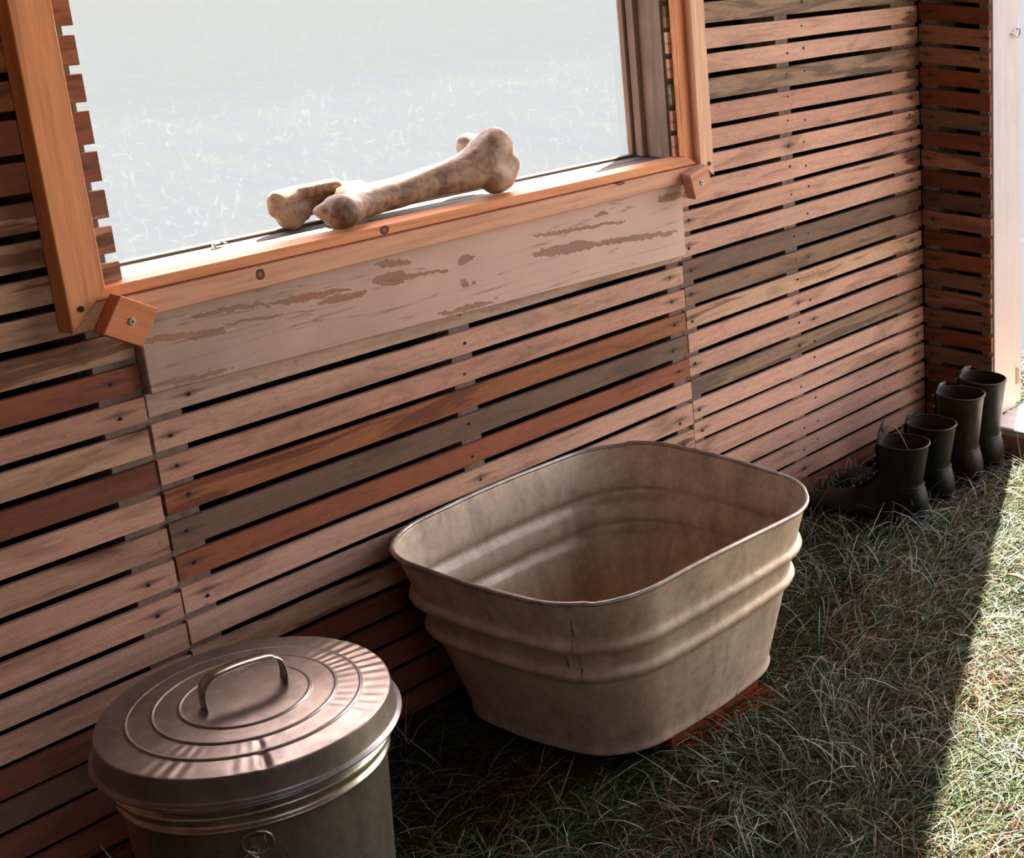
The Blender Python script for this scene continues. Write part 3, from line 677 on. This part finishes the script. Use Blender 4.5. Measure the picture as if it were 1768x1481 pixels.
def make_tub():
    tub = empty('wash_tub', (1.85, -0.262, TZ0)); tag(tub, 'old galvanized square wash tub with two ribs standing against slatted wall', 'tub')
    off = Vector((-1.85, 0.262, -TZ0))
    ms = galvanized('old_zinc', (0.60, 0.46, 0.335), (0.45, 0.335, 0.235), 0.2, 0.50, 0.30, 70)
    prof = [(0.0, -0.012), (0.0, -0.002), (0.010, 0.003), (0.022, 0.0035), (0.034, 0.0005), (0.10, 0.0), (0.2, 0.0), (0.3, 0.0), (0.40, 0.0), (0.465, 0.0)]
    def rib(c): return [(c - 0.055, 0.0), (c - 0.042, 0.0012), (c - 0.028, 0.0052), (c - 0.012, 0.0082), (c + 0.004, 0.0088), (c + 0.018, 0.0070), (c + 0.032, 0.0030), (c + 0.045, 0.0004)]
    prof += rib(0.545) + [(0.62, 0.0)] + rib(0.725) + [(0.80, 0.0), (0.87, 0.0), (0.94, 0.0), (0.985, 0.0), (1.0, 0.0)]
    V = []; F = []; N = None
    for (t, g) in prof:
        R = tub_ring(t, g); N = len(R)
        for (x, y) in R:
            z = TZ0 + (TZ1 - TZ0) * t
            w = 0.0022 * math.sin(11 * x + 7 * z) * math.cos(9 * y + 5 * z) * min(1, t * 4)
            V.append(Vector((x + w, y + w * 0.8, z + rim_sag(x, y, t))) + off)
    for i in range(len(prof) - 1):
        for k in range(N): F.append((i * N + k, i * N + (k + 1) % N, (i + 1) * N + (k + 1) % N, (i + 1) * N + k))
    body = mesh_obj('body', V, F, ms.m, tub, smooth=True); so = body.modifiers.new('sheet', 'SOLIDIFY'); so.thickness = 0.0016; so.offset = -1
    R = tub_ring(0.0, -0.0035); c = Vector((1.853, -0.262, TZ0 + 0.004)) + off; VB = [Vector((x, y, TZ0 + 0.006)) + off for x, y in R] + [c]
    bot = mesh_obj('bottom', VB, [(k, (k + 1) % N, N) for k in range(N)], ms.m, tub); so = bot.modifiers.new('sheet', 'SOLIDIFY'); so.thickness = 0.0016
    P = [Vector((x, y, TZ1 + rim_sag(x, y, 1.0))) + off for x, y in tub_ring(1.0, 0.001)]
    rm = galvanized('rim_zinc', (0.46, 0.42, 0.36), (0.26, 0.22, 0.18), 0.6, 0.42, 0.35)
    tube('rolled_rim', P, 0.0042, rm.m, tub, 8, closed=True)
    # dark drip stains where the rim seam has rusted, on the near corner
    dm = plain('rust_drip', (0.085, 0.045, 0.030), 0.8)
    def drip(xa, t0, t1, w):
        a = []
        for k in range(9):
            t = t0 + (t1 - t0) * k / 8
            g = np.interp(t, [p[0] for p in sorted(prof)], [p[1] for p in sorted(prof)])
            R = tub_ring(t, g + 0.0006); q = min(R, key=lambda p: abs(math.atan2(p[1] + 0.27, p[0] - 1.84) - xa)); 
            # interpolate on the ring for a straight drip
            ang = [math.atan2(p[1] + 0.27, p[0] - 1.84) for p in R]; o = sorted(range(len(R)), key=lambda i: ang[i]); A = [ang[i] for i in o]
            x = np.interp(xa, A, [R[i][0] for i in o]); y = np.interp(xa, A, [R[i][1] for i in o])
            a.append(Vector((x, y, TZ0 + (TZ1 - TZ0) * t)) + off)
        V = []; F = []
        for k, p in enumerate(a):
            ww = 1.3 * w * (0.35 + 0.65 * math.sin(PI * (k + 0.6) / 9.2)) * (0.8 + 0.4 * rnd.random()); d = Vector((0.75, -0.65, 0)) * ww
            V += [p - d, p + d]
        for k in range(8): F.append((2 * k, 2 * k + 1, 2 * k + 3, 2 * k + 2))
        return V, F
    VV = []; FF = []
    for (xa, t0, t1, w) in ((-2.545, 0.79, 0.91, 0.0030), (-2.560, 0.70, 0.79, 0.0015), (-2.545, 0.52, 0.68, 0.0016), (-2.61, 0.60, 0.68, 0.0020), (-2.40, 0.58, 0.68, 0.0015), (-2.385, 0.57, 0.60, 0.0026)):
        V, F = drip(xa, t0, t1, w); b = len(VV); VV += V; FF += [tuple(i + b for i in f) for f in F]
    tag(mesh_obj('rust_drips', VV, FF, dm, tub), 'dark rust drips on the near corner', kind='stuff')
    return tub
make_tub()
# reddish board the tub stands on
bl = box('support_board', 1.75, 1.975, -0.455, -0.10, 0.0, 0.0285, grey_wood('red_board_paint', (0.24, 0.040, 0.014), 'X', 0.5), bevel=0.002)
tag(bl, 'low dark red wooden board lying under the square wash tub', 'board')

# ------------------------------------------------------------------ trash can
def lathe(name, prof, m, parent=None, n=96, fn=None, smooth=True):
    V = []; F = []; L = len(prof)
    for i, (r, z) in enumerate(prof):
        for k in range(n):
            a = 2 * PI * k / n; rr, zz = (r, z) if fn is None else fn(r, z, a)
            V.append((rr * math.cos(a), rr * math.sin(a), zz))
    for i in range(L - 1):
        for k in range(n): F.append((i * n + k, i * n + (k + 1) % n, (i + 1) * n + (k + 1) % n, (i + 1) * n + k))
    return mesh_obj(name, V, F, m, parent, smooth=smooth)
def make_can():
    can = empty('trash_can', (1.1375, -0.338, 0.0)); can.scale = (0.960, 0.960, 1.035); tag(can, 'round galvanized trash can with crimped ringed lid and strap handle', 'trash can')
    gm = galvanized('can_zinc', (0.50, 0.44, 0.33), (0.34, 0.29, 0.21), 0.85, 0.30, 0.08, 90).m
    lm = galvanized('lid_zinc', (0.33, 0.29, 0.27), (0.245, 0.21, 0.195), 0.8, 0.37, 0.0, 50).m
    bp = [(0.0, 0.012), (0.128, 0.012), (0.134, 0.0), (0.140, 0.0), (0.143, 0.012)]
    for z in np.linspace(0.03, 0.255, 12): bp.append((0.143 + (0.157 - 0.143) * (z - 0.012) / 0.25, z))
    def bead(c, h, amp): return [(0.1575 + amp * math.exp(-(u / 0.45) ** 2), c + h * u) for u in np.linspace(-1, 1, 9)]
    bp += bead(0.281, 0.0075, 0.0055) + bead(0.302, 0.012, 0.0105) + [(0.158, 0.315), (0.158, 0.345), (0.1565, 0.345), (0.1565, 0.3)]
    lathe('body', bp, gm, can, 96)
    # lid: stepped rings, radial crimps pressed near the edge, flared skirt with a rolled lip
    R0 = 0.1700; rings = (0.445, 0.625, 0.80)
    prof = []
    rr = sorted(set(np.round(np.concatenate([np.linspace(0.0, 1.0, 46)] + [f + np.linspace(-0.022, 0.022, 9) for f in rings]), 4)))
    rr = [min(r, 1.0) for r in rr]
    def dome(f):
        z = 0.384 - 0.009 * f ** 2.0
        for q in rings: z -= 0.0012 * (0.5 + 0.5 * math.tanh((f - q) / 0.006)); z += 0.0016 * math.exp(-((f - q) / 0.008) ** 2)
        return z
    prof = [(R0 * f, dome(f)) for f in rr]
    ze = prof[-1][1]
    prof += [(R0 + 0.0004, ze - 0.0001), (R0 + 0.0011, ze - 0.0007), (R0 + 0.0014, ze - 0.0015), (R0 + 0.0016, ze - 0.0025), (R0 + 0.0030, ze - 0.012), (R0 + 0.0046, ze - 0.022), (R0 + 0.0062, ze - 0.030), (R0 + 0.0066, ze - 0.0315), (R0 + 0.0085, ze - 0.0335), (R0 + 0.0108, ze - 0.0350), (R0 + 0.0120, ze - 0.0365), (R0 + 0.0112, ze - 0.0382), (R0 + 0.0090, ze - 0.0375)]
    # where the crimps are: strong on the right side, a few at the front and the left front
    def crimp(a):
        a = (a + PI) % (2 * PI) - PI
        g = lambda c, w: math.exp(-(((a - c + PI) % (2 * PI) - PI) / w) ** 4)
        return 1.0 * g(-0.40, 0.75) + 0.9 * g(-2.14, 0.16) + 0.55 * g(-2.92, 0.30)
    def shape(r, z, a):
        f = r / R0
        if 0.60 < f <= 1.004:
            w = 0.55 if f < 0.80 else 1.0
            env = math.sin(PI * min(1, max(0, (f - 0.62) / 0.18))) if f < 0.80 else math.sin(PI * min(1, (f - 0.795) / 0.235)) ** 0.6
            ph = 52 * a + 1.1 * math.sin(3 * a) + 0.6 * math.sin(7 * a + 1)
            z += 0.00085 * w * env * crimp(a) * math.sin(ph) * (0.7 + 0.5 * math.sin(5 * a + 2))
            z -= 0.0030 * math.exp(-((a + 2 * PI if a < -PI else a) % (2 * PI) - (2 * PI - 2.08)) ** 2 / 0.0012) * env * w
        z += 0.0012 * math.sin(2 * a + 0.7) * f ** 2
        return r, z
    lid = lathe('lid', prof, lm, can, 320, shape)
    lid.rotation_euler = (0.043, -0.026, 0); lid.location = (0, 0, 0.007)
    # strap handle bent from sheet with rolled edges
    ctr = [(-0.0485, 0.012, 0.380), (-0.0500, 0.0123, 0.392), (-0.0495, 0.0122, 0.406), (-0.0455, 0.011, 0.418), (-0.036, 0.009, 0.4255), (-0.018, 0.005, 0.4285), (0.0, 0.000, 0.4295), (0.018, -0.005, 0.4290), (0.036, -0.009, 0.4265), (0.0455, -0.011, 0.419), (0.0495, -0.0122, 0.407), (0.0500, -0.0123, 0.392), (0.0485, -0.012, 0.380)]
    path = arc_pts(ctr, 6); ax = Vector((0.97, -0.24, 0)).normalized(); wd = Vector((0.24, 0.97, 0)).normalized()
    V = []; F = []
    for i, p in enumerate(path):
        t = (path[min(i + 1, len(path) - 1)] - path[max(i - 1, 0)]).normalized(); nrm = t.cross(wd).normalized()
        for (u, d) in ((-0.0105, 0.0), (-0.0115, 0.0016), (-0.0100, 0.0026), (-0.0078, 0.0014), (0, 0.0006), (0.0078, 0.0014), (0.0100, 0.0026), (0.0115, 0.0016), (0.0105, 0.0), (0.0, -0.0006)):
            V.append(p + wd * u - nrm * d)
    n = 10
    for i in range(len(path) - 1):
        for k in range(n): F.append((i * n + k, i * n + (k + 1) % n, (i + 1) * n + (k + 1) % n, (i + 1) * n + k))
    h = mesh_obj('lid_handle', V, F, galvanized('handle_zinc', (0.60, 0.56, 0.50), (0.42, 0.38, 0.33), 0.95, 0.2, 0.03).m, lid, smooth=True)
    # wire bail ring at the side, hung in a riveted clip
    a = -2.215; d = Vector((math.cos(a), math.sin(a), 0)); sx = Vector((-d.y, d.x, 0)); c = d * 0.1655 + Vector((0, 0, 0.262))
    P = [c + sx * 0.017 * math.cos(q) + Vector((0, 0, 1)) * 0.017 * math.sin(q) + d * 0.004 * math.sin(q) for q in np.linspace(-2.2, 4.0, 26)]
    P = [c - sx * 0.030 + Vector((0, 0, -0.030))] + P + [c + sx * 0.006 + Vector((0, 0, -0.034))]
    tube('side_handle', arc_pts(P, 2), 0.0022, gm, can)
    bm = bmesh.new(); add_box(bm, -0.010, 0.010, -0.003, 0.0, -0.006, 0.006, 0.0015); k = bm_obj('handle_clip', bm, gm, can); k.location = d * 0.1602 + Vector((0, 0, 0.262)); k.rotation_euler = (0, 0, a + PI / 2)
    return can
make_can()

# ------------------------------------------------------------------ bone on the sill
def make_bone():
    B = []     # (centre, radius or radii)
    def chain(pts, n=6):
        for (p, r), (q, s) in zip(pts[:-1], pts[1:]):
            for k in range(n):
                t = k / n; B.append((Vector(p).lerp(Vector(q), t), r + (s - r) * t))
        B.append((Vector(pts[-1][0]), pts[-1][1]))
    # shaft, rising to the right
    chain([((1.680, 0.058, 0.900), 0.0245), ((1.716, 0.054, 0.896), 0.0270), ((1.763, 0.052, 0.898), 0.0265), ((1.815, 0.050, 0.905), 0.0265), ((1.862, 0.047, 0.908), 0.029), ((1.898, 0.043, 0.912), 0.034), ((1.925, 0.040, 0.922), 0.037), ((1.946, 0.039, 0.938), 0.036), ((1.958, 0.042, 0.951), 0.0305)], 8)
    # condyle bulge under and behind the right end
    chain([((1.934, 0.030, 0.902), 0.0300), ((1.950, 0.028, 0.897), 0.0270), ((1.968, 0.034, 0.915), 0.026)], 5)
    chain([((1.934, 0.026, 0.888), 0.0205), ((1.944, 0.026, 0.890), 0.022)], 4)
    chain([((1.936, 0.078, 0.948), 0.0225), ((1.940, 0.076, 0.936), 0.0235), ((1.945, 0.066, 0.925), 0.024)], 5)
    # neck and round head at the left, turned to the room
    chain([((1.712, 0.054, 0.893), 0.026), ((1.680, 0.038, 0.894), 0.0225), ((1.650, 0.020, 0.896), 0.0225), ((1.628, 0.004, 0.899), 0.0270)], 6)
    chain([((1.618, -0.001, 0.9005), 0.0292)], 1)
    chain([((1.600, 0.006, 0.903), 0.016), ((1.589, 0.012, 0.905), 0.008)], 3)
    # flat trochanter plate on the far left: an upright sheet with a hollow between it and the round head
    poly = [(1.563, 0.914), (1.576, 0.9275), (1.62, 0.9275), (1.66, 0.9265), (1.715, 0.920), (1.715, 0.886), (1.66, 0.884), (1.628, 0.886), (1.608, 0.871), (1.595, 0.868), (1.580, 0.880), (1.567, 0.896)]
    def inside(x, z):
        r = False
        for i in range(len(poly)):
            (xa, za), (xb, zb) = poly[i], poly[i - 1]
            if (za > z) != (zb > z) and x < (xb - xa) * (z - za) / (zb - za) + xa: r = not r
        return r
    def edge_dist(x, z):
        m = 9.0
        for i in range(len(poly)):
            a, b = Vector(poly[i]), Vector(poly[i - 1]); q = Vector((x, z)); t = max(0, min(1, (q - a).dot(b - a) / (b - a).length_squared)); m = min(m, (q - a - (b - a) * t).length)
        return m
    for gx in np.arange(1.561, 1.718, 0.0060):
        for gz in np.arange(0.864, 0.932, 0.0060):
            if not inside(gx, gz): continue
            hol = math.exp(-((gx - 1.640) / 0.032) ** 2 - ((gz - 0.905) / 0.0125) ** 2); lead = 0.006 * math.exp(-((gx - 1.575) / 0.018) ** 2); d = edge_dist(gx, gz)
            B.append((Vector((gx, 0.087 + 0.020 * hol - lead - 0.018 * max(0, (gx - 1.68) / 0.035), gz)), 0.0085 + 0.0035 * (d > 0.006) * (1 - hol)))
    bm = bmesh.new()
    for c, r in B:
        bmesh.ops.create_icosphere(bm, subdivisions=2, radius=r, matrix=Matrix.Translation(c - Vector((1.77, 0.05, 0.866))))
    s = NT('old_brown_bone'); oc = s.coord(); n = s.noise(oc, 38, 6, 0.68, 0.5); b = s.noise(oc, 9, 4, 0.6, 0.6); f = s.noise(oc, 140, 3, 0.6)
    c = s.ramp(s.math('ADD', s.math('MULTIPLY', n, 0.6), s.math('MULTIPLY', b, 0.45)), [(0.38, (0.065, 0.030, 0.015)), (0.47, (0.18, 0.092, 0.046)), (0.55, (0.32, 0.19, 0.11)), (0.65, (0.44, 0.30, 0.20))])
    nz = s.sep(s.n('ShaderNodeNewGeometry').outputs['Normal'])[2]
    c = s.mix(s.math('MULTIPLY', f, 0.2), c, (0.12, 0.07, 0.04))
    s.set(s.b, 'Base Color', c); s.set(s.b, 'Roughness', 0.55); s.set(s.b, 'Specular IOR Level', 0.4); s.bump(s.math('ADD', n, s.math('MULTIPLY', f, 0.3)), 0.4, 0.003)
    o = bm_obj('bone', bm, s.m); o.location = (1.77, 0.05, 0.866)
    rm = o.modifiers.new('fuse', 'REMESH'); rm.mode = 'VOXEL'; rm.voxel_size = 0.0026; rm.use_smooth_shade = True
    sm = o.modifiers.new('soften', 'SMOOTH'); sm.factor = 0.5; sm.iterations = 12
    tag(o, 'large weathered brown animal leg bone lying on the window sill', 'bone')
make_bone()

# ------------------------------------------------------------------ boots
def leather(name, col, scuff):
    s = NT(name); oc = s.coord(); n = s.noise(oc, 14, 5, 0.65, 0.5); f = s.noise(oc, 120, 3, 0.6)
    c = s.mix(s.ramp(n, [(0.4, 0.0), (0.7, 1.0)]), col, scuff)
    s.set(s.b, 'Base Color', c); s.set(s.b, 'Roughness', s.ramp(n, [(0.3, 0.40), (0.7, 0.6)])); s.set(s.b, 'Specular IOR Level', 0.18); s.bump(s.math('ADD', n, s.math('MULTIPLY', f, 0.3)), 0.5, 0.004)
    return s.m
M_SOLE = plain('boot_rubber', (0.012, 0.010, 0.009), 0.7)
M_LACE = plain('lace_cord', (0.020, 0.018, 0.015), 0.8)
M_LINING = plain('boot_lining', (0.030, 0.018, 0.012), 0.9)
M_EYE = plain('eyelet_metal', (0.55, 0.52, 0.48), 0.3, 0.9, 0.5, 60, 0.1)
def boot(loc, yaw, H, mat, label, mirror=1, loops=False, lace_up=True):
    """heel at the origin, toe towards +y"""
    t = empty('work_boot', loc, yaw); tag(t, label, 'boot', 'old work boots in the corner')
    # side profile: (back or bottom y,z) (front or top y,z) half width, sideways shift
    k = H / 0.20
    secs = [((-0.004, H), (0.112, H + 0.004), 0.047), ((-0.002, H - 0.012), (0.112, H - 0.010), 0.0465), ((0.003, H * 0.80), (0.112, H * 0.80), 0.0445)]
    if H > 0.22: secs += [((0.006, H * 0.66), (0.112, H * 0.67), 0.0430)]
    secs += [((0.010, 0.118), (0.114, 0.128), 0.0410), ((0.0125, 0.106), (0.119, 0.120), 0.0405), ((0.008, 0.095), (0.128, 0.112), 0.0420), ((0.000, 0.070), (0.143, 0.102), 0.0425), ((-0.002, 0.045), (0.160, 0.092), 0.039), ((0.004, 0.022), (0.178, 0.082), 0.040), ((0.060, 0.019), (0.200, 0.072), 0.0415),
             ((0.125, 0.019), (0.222, 0.066), 0.0455), ((0.180, 0.019), (0.245, 0.064), 0.0490), ((0.225, 0.019), (0.265, 0.060), 0.0475), ((0.258, 0.019), (0.281, 0.052), 0.0400), ((0.279, 0.021), (0.290, 0.041), 0.0260), ((0.288, 0.026), (0.292, 0.033), 0.010)]
    N = 20; V = []; F = []
    for i, (p, q, w) in enumerate(secs):
        c = Vector((0, (p[0] + q[0]) / 2, (p[1] + q[1]) / 2)); d = Vector((0, (q[0] - p[0]) / 2, (q[1] - p[1]) / 2))
        sh = 0.010 * mirror * max(0, (c.y - 0.12) / 0.17) * (1 if c.y < 0.25 else 0.8)
        for j in range(N):
            a = 2 * PI * j / N; ca, sa = math.cos(a), math.sin(a)
            sx = math.copysign(abs(sa) ** 0.85, sa); sc = math.copysign(abs(ca) ** 0.85, ca)
            wr = 1 + 0.018 * math.sin(9 * a + i) * (1 if 3 <= i <= 8 else 0.2)
            V.append(c + d * sc * wr + Vector((w * sx * wr + sh, 0, 0)))
    for i in range(len(secs) - 1):
        for j in range(N): F.append((i * N + j, i * N + (j + 1) % N, (i + 1) * N + (j + 1) % N, (i + 1) * N + j))
    F.append(tuple((len(secs) - 1) * N + j for j in range(N)))
    up = mesh_obj('upper', V, F, mat, t, smooth=True); up.data.materials.append(M_LINING)
    so = up.modifiers.new('leather', 'SOLIDIFY'); so.thickness = 0.0032; so.offset = -1; so.material_offset = 1; so.material_offset_rim = 0
    ss = up.modifiers.new('round', 'SUBSURF'); ss.levels = 1; ss.render_levels = 2
    # sole: outline of the foot, with a separate heel block
    out = []
    for (y, w) in ((-0.006, 0.018), (0.0, 0.030), (0.015, 0.039), (0.05, 0.041), (0.10, 0.040), (0.14, 0.044), (0.19, 0.0515), (0.23, 0.0500), (0.262, 0.0420), (0.284, 0.0290), (0.296, 0.012)):
        sh = 0.010 * mirror * max(0, (y - 0.12) / 0.17); out.append((w, y, sh))
    pts = [(w + sh, y) for (w, y, sh) in out] + [(-w + sh, y) for (w, y, sh) in out[::-1]]
    def slab(name, P, z0, z1, m):
        n = len(P); V = [(x, y, z0) for x, y in P] + [(x, y, z1) for x, y in P]
        F = [tuple(range(n))[::-1], tuple(range(n, 2 * n))] + [(i, (i + 1) % n, n + (i + 1) % n, n + i) for i in range(n)]
        return mesh_obj(name, V, F, m, t)
    slab('sole', pts, 0.012, 0.024, M_SOLE)
    hp = [p for p in pts if p[1] < 0.08]; slab('heel', [(0.018, -0.006), (0.030, 0.0), (0.039, 0.015), (0.040, 0.072), (-0.040, 0.072), (-0.039, 0.015), (-0.030, 0.0), (-0.018, -0.006)], 0.0, 0.0118, M_SOLE)
    # heel counter seam and ankle crease, raised bands
    def band(name, i0, f, r, m):
        p, q, w = secs[i0]; p2, q2, w2 = secs[i0 + 1]
        p = Vector(p).lerp(Vector(p2), f); q = Vector(q).lerp(Vector(q2), f); w = (w + (w2 - w) * f) * 0.985; c = (p + q) / 2; d = (q - p) / 2 * 0.985
        P = [Vector((w * math.copysign(abs(math.sin(a)) ** 0.85, math.sin(a)), c.x + d.x * math.copysign(abs(math.cos(a)) ** 0.85, math.cos(a)), c.y + d.y * math.copysign(abs(math.cos(a)) ** 0.85, math.cos(a)))) for a in np.linspace(0, 2 * PI, 33)[:-1]]
        return tube(name, P, r, m, t, 6, closed=True)
    band('collar', 0, 0.05, 0.0030, mat)
    ia = [i for i, s_ in enumerate(secs) if s_[0][1] == 0.106][0]
    band('ankle_seam', ia, 0.5, 0.0022, mat); band('heel_seam', ia + 3, 0.3, 0.0016, mat)
    # tongue
    V = []; 
    tg = [(0.098, H + 0.016, 0.026), (0.106, H - 0.01, 0.026), (0.1075, H * 0.75, 0.024), (0.112, 0.128, 0.022), (0.132, 0.112, 0.021), (0.166, 0.0915, 0.019)]
    for (y, z, w) in tg: V += [(-w, y + 0.0052, z + 0.0022), (0, y + 0.0088, z + 0.0052), (w, y + 0.0052, z + 0.0022)]
    F = []
    for i in range(len(tg) - 1):
        for j in range(2): F.append((i * 3 + j, i * 3 + j + 1, i * 3 + j + 4, i * 3 + j + 3))
    tn = mesh_obj('tongue', V, F, mat, t, smooth=True); so = tn.modifiers.new('leather', 'SOLIDIFY'); so.thickness = 0.002
    # eyelets up both facings, laces zigzag between them
    fy = [(0.110 + 0.0012, H - 0.006), (0.1095, H * 0.86), (0.1095, H * 0.76)] + ([(0.109, H * 0.66), (0.110, H * 0.57)] if H > 0.22 else []) + [(0.113, 0.128), (0.128, 0.113), (0.146, 0.102), (0.163, 0.093)]
    eye = []
    for i, (y, z) in enumerate(fy):
        for sx in (-1, 1):
            p = Vector((sx * (0.0245 if z > 0.12 else 0.022), y - 0.002 + 0.004, z + 0.003)); eye.append(p)
            bm = bmesh.new(); bmesh.ops.create_cone(bm, cap_ends=True, segments=10, radius1=0.0034, radius2=0.0022, depth=0.0028, matrix=Matrix.Translation(p) @ Matrix.Rotation(sx * 1.0, 4, 'Z') @ Matrix.Rotation(-PI / 2, 4, 'X'))
            bm_obj('eyelet', bm, M_EYE, t, True)
    if lace_up:
        L = []; n0 = 3 if H < 0.22 else 5
        for i in range(len(fy) - 1, n0 - 2, -1):
            y, z = fy[i]; sgn = 1 if i % 2 else -1; L += [Vector((sgn * 0.021, y + 0.0075, z + 0.0065)), Vector((0, y + 0.0105, z + 0.0095)), Vector((-sgn * 0.021, y + 0.0075, z + 0.0065))]
        tube('lace', arc_pts(L, 3), 0.0016, M_LACE, t, 6)
    if loops:
        y, z = fy[3] if H < 0.22 else fy[5]
        tube('lace_end', arc_pts([(-0.020, y + 0.008, z), (-0.034, y + 0.045, z + 0.012), (-0.052, y + 0.085, z + 0.010), (-0.060, y + 0.108, z - 0.030), (-0.062, y + 0.112, z - 0.075)], 6), 0.0016, M_LACE, t, 6)
        tube('lace_end', arc_pts([(-0.018, 0.108, H - 0.012), (-0.014, 0.098, H + 0.026), (-0.004, 0.085, H + 0.040), (0.006, 0.070, H + 0.028), (0.004, 0.052, H - 0.002), (-0.012, 0.030, H - 0.035)], 6), 0.0015, plain('pale_lace', (0.085, 0.075, 0.055), 0.8), t, 6)
        tube('lace_end', arc_pts([(0.020, 0.110, H - 0.012), (0.024, 0.110, H + 0.030), (0.010, 0.098, H + 0.048), (-0.012, 0.100, H + 0.042), (-0.030, 0.104, H + 0.010)], 6), 0.0022, M_LACE, t, 6)
    return t
M_OLIVE = leather('olive_black_leather', (0.004, 0.004, 0.0025), (0.017, 0.016, 0.008))
M_BROWN = leather('red_brown_leather', (0.012, 0.005, 0.004), (0.042, 0.020, 0.015))
M_OX = leather('dark_brown_leather', (0.010, 0.007, 0.006), (0.036, 0.024, 0.018))
boot((2.725, -0.318, 0.0), math.radians(17), 0.200, M_OLIVE, 'short olive black boot nearest the tub, lace loop over its toe', 1, True)
boot((2.838, -0.312, 0.0), math.radians(7), 0.205, M_OLIVE, 'short olive black boot second from the tub, heel in shadow', -1)
boot((2.972, -0.306, 0.0), math.radians(9), 0.236, M_BROWN, 'tall red brown boot with bright eyelets, third from the tub', 1, False, False)
boot((3.066, -0.305, 0.0), math.radians(1), 0.244, M_OX, 'tall dark boot farthest from tub beside white door post', -1, False, False)

# ------------------------------------------------------------------ dry leaf in the sunlit grass
V = []; F = []; n = 8
for i in range(n + 1):
    t = i / n; w = 0.012 * math.sin(PI * min(1, t * 0.97 + 0.03)) ** 0.8; z = 0.010 * math.sin(PI * t)
    V += [(-w, 0.055 * t, z + 0.006), (0, 0.055 * t, z), (w, 0.055 * t, z + 0.005)]
for i in range(n):
    for j in range(2): F.append((i * 3 + j, i * 3 + j + 1, i * 3 + j + 4, i * 3 + j + 3))
leaf = mesh_obj('dry_leaf', V, F, plain('dry_leaf', (0.36, 0.20, 0.12), 0.7)); leaf.location = (2.50, -0.712, 0.038); leaf.rotation_euler = (0.5, 0.2, 0.5)
so = leaf.modifiers.new('thin', 'SOLIDIFY'); so.thickness = 0.0005
tag(leaf, 'curled dry brown leaf lying in the sunlit grass', 'leaf')

# ------------------------------------------------------------------ pale flake on the sill
P = [Vector((0.026 * t - 0.013, 0.004 * math.sin(3 * t), 0.0052 * math.sin(PI * t) + 0.003 * math.sin(2.5 * PI * t) ** 2)) for t in np.linspace(0, 1, 12)]
V = []; F = []
for i, q in enumerate(P):
    w = 0.0035 * (0.4 + math.sin(PI * (i + 0.5) / 12)); V += [q + Vector((0.002, -w, 0.0004)), q + Vector((0, w, 0.0014))]
for i in range(11): F.append((2 * i, 2 * i + 1, 2 * i + 3, 2 * i + 2))
flake = mesh_obj('paint_flake', V, F, plain('flake_paint', (0.30, 0.28, 0.26), 0.7)); flake.location = (1.467, 0.070, 0.8662); flake.rotation_euler = (0, 0, 0.3)
so = flake.modifiers.new('thin', 'SOLIDIFY'); so.thickness = 0.0006
tag(flake, 'tiny pale curled flake lying on the sunlit window sill', 'flake')
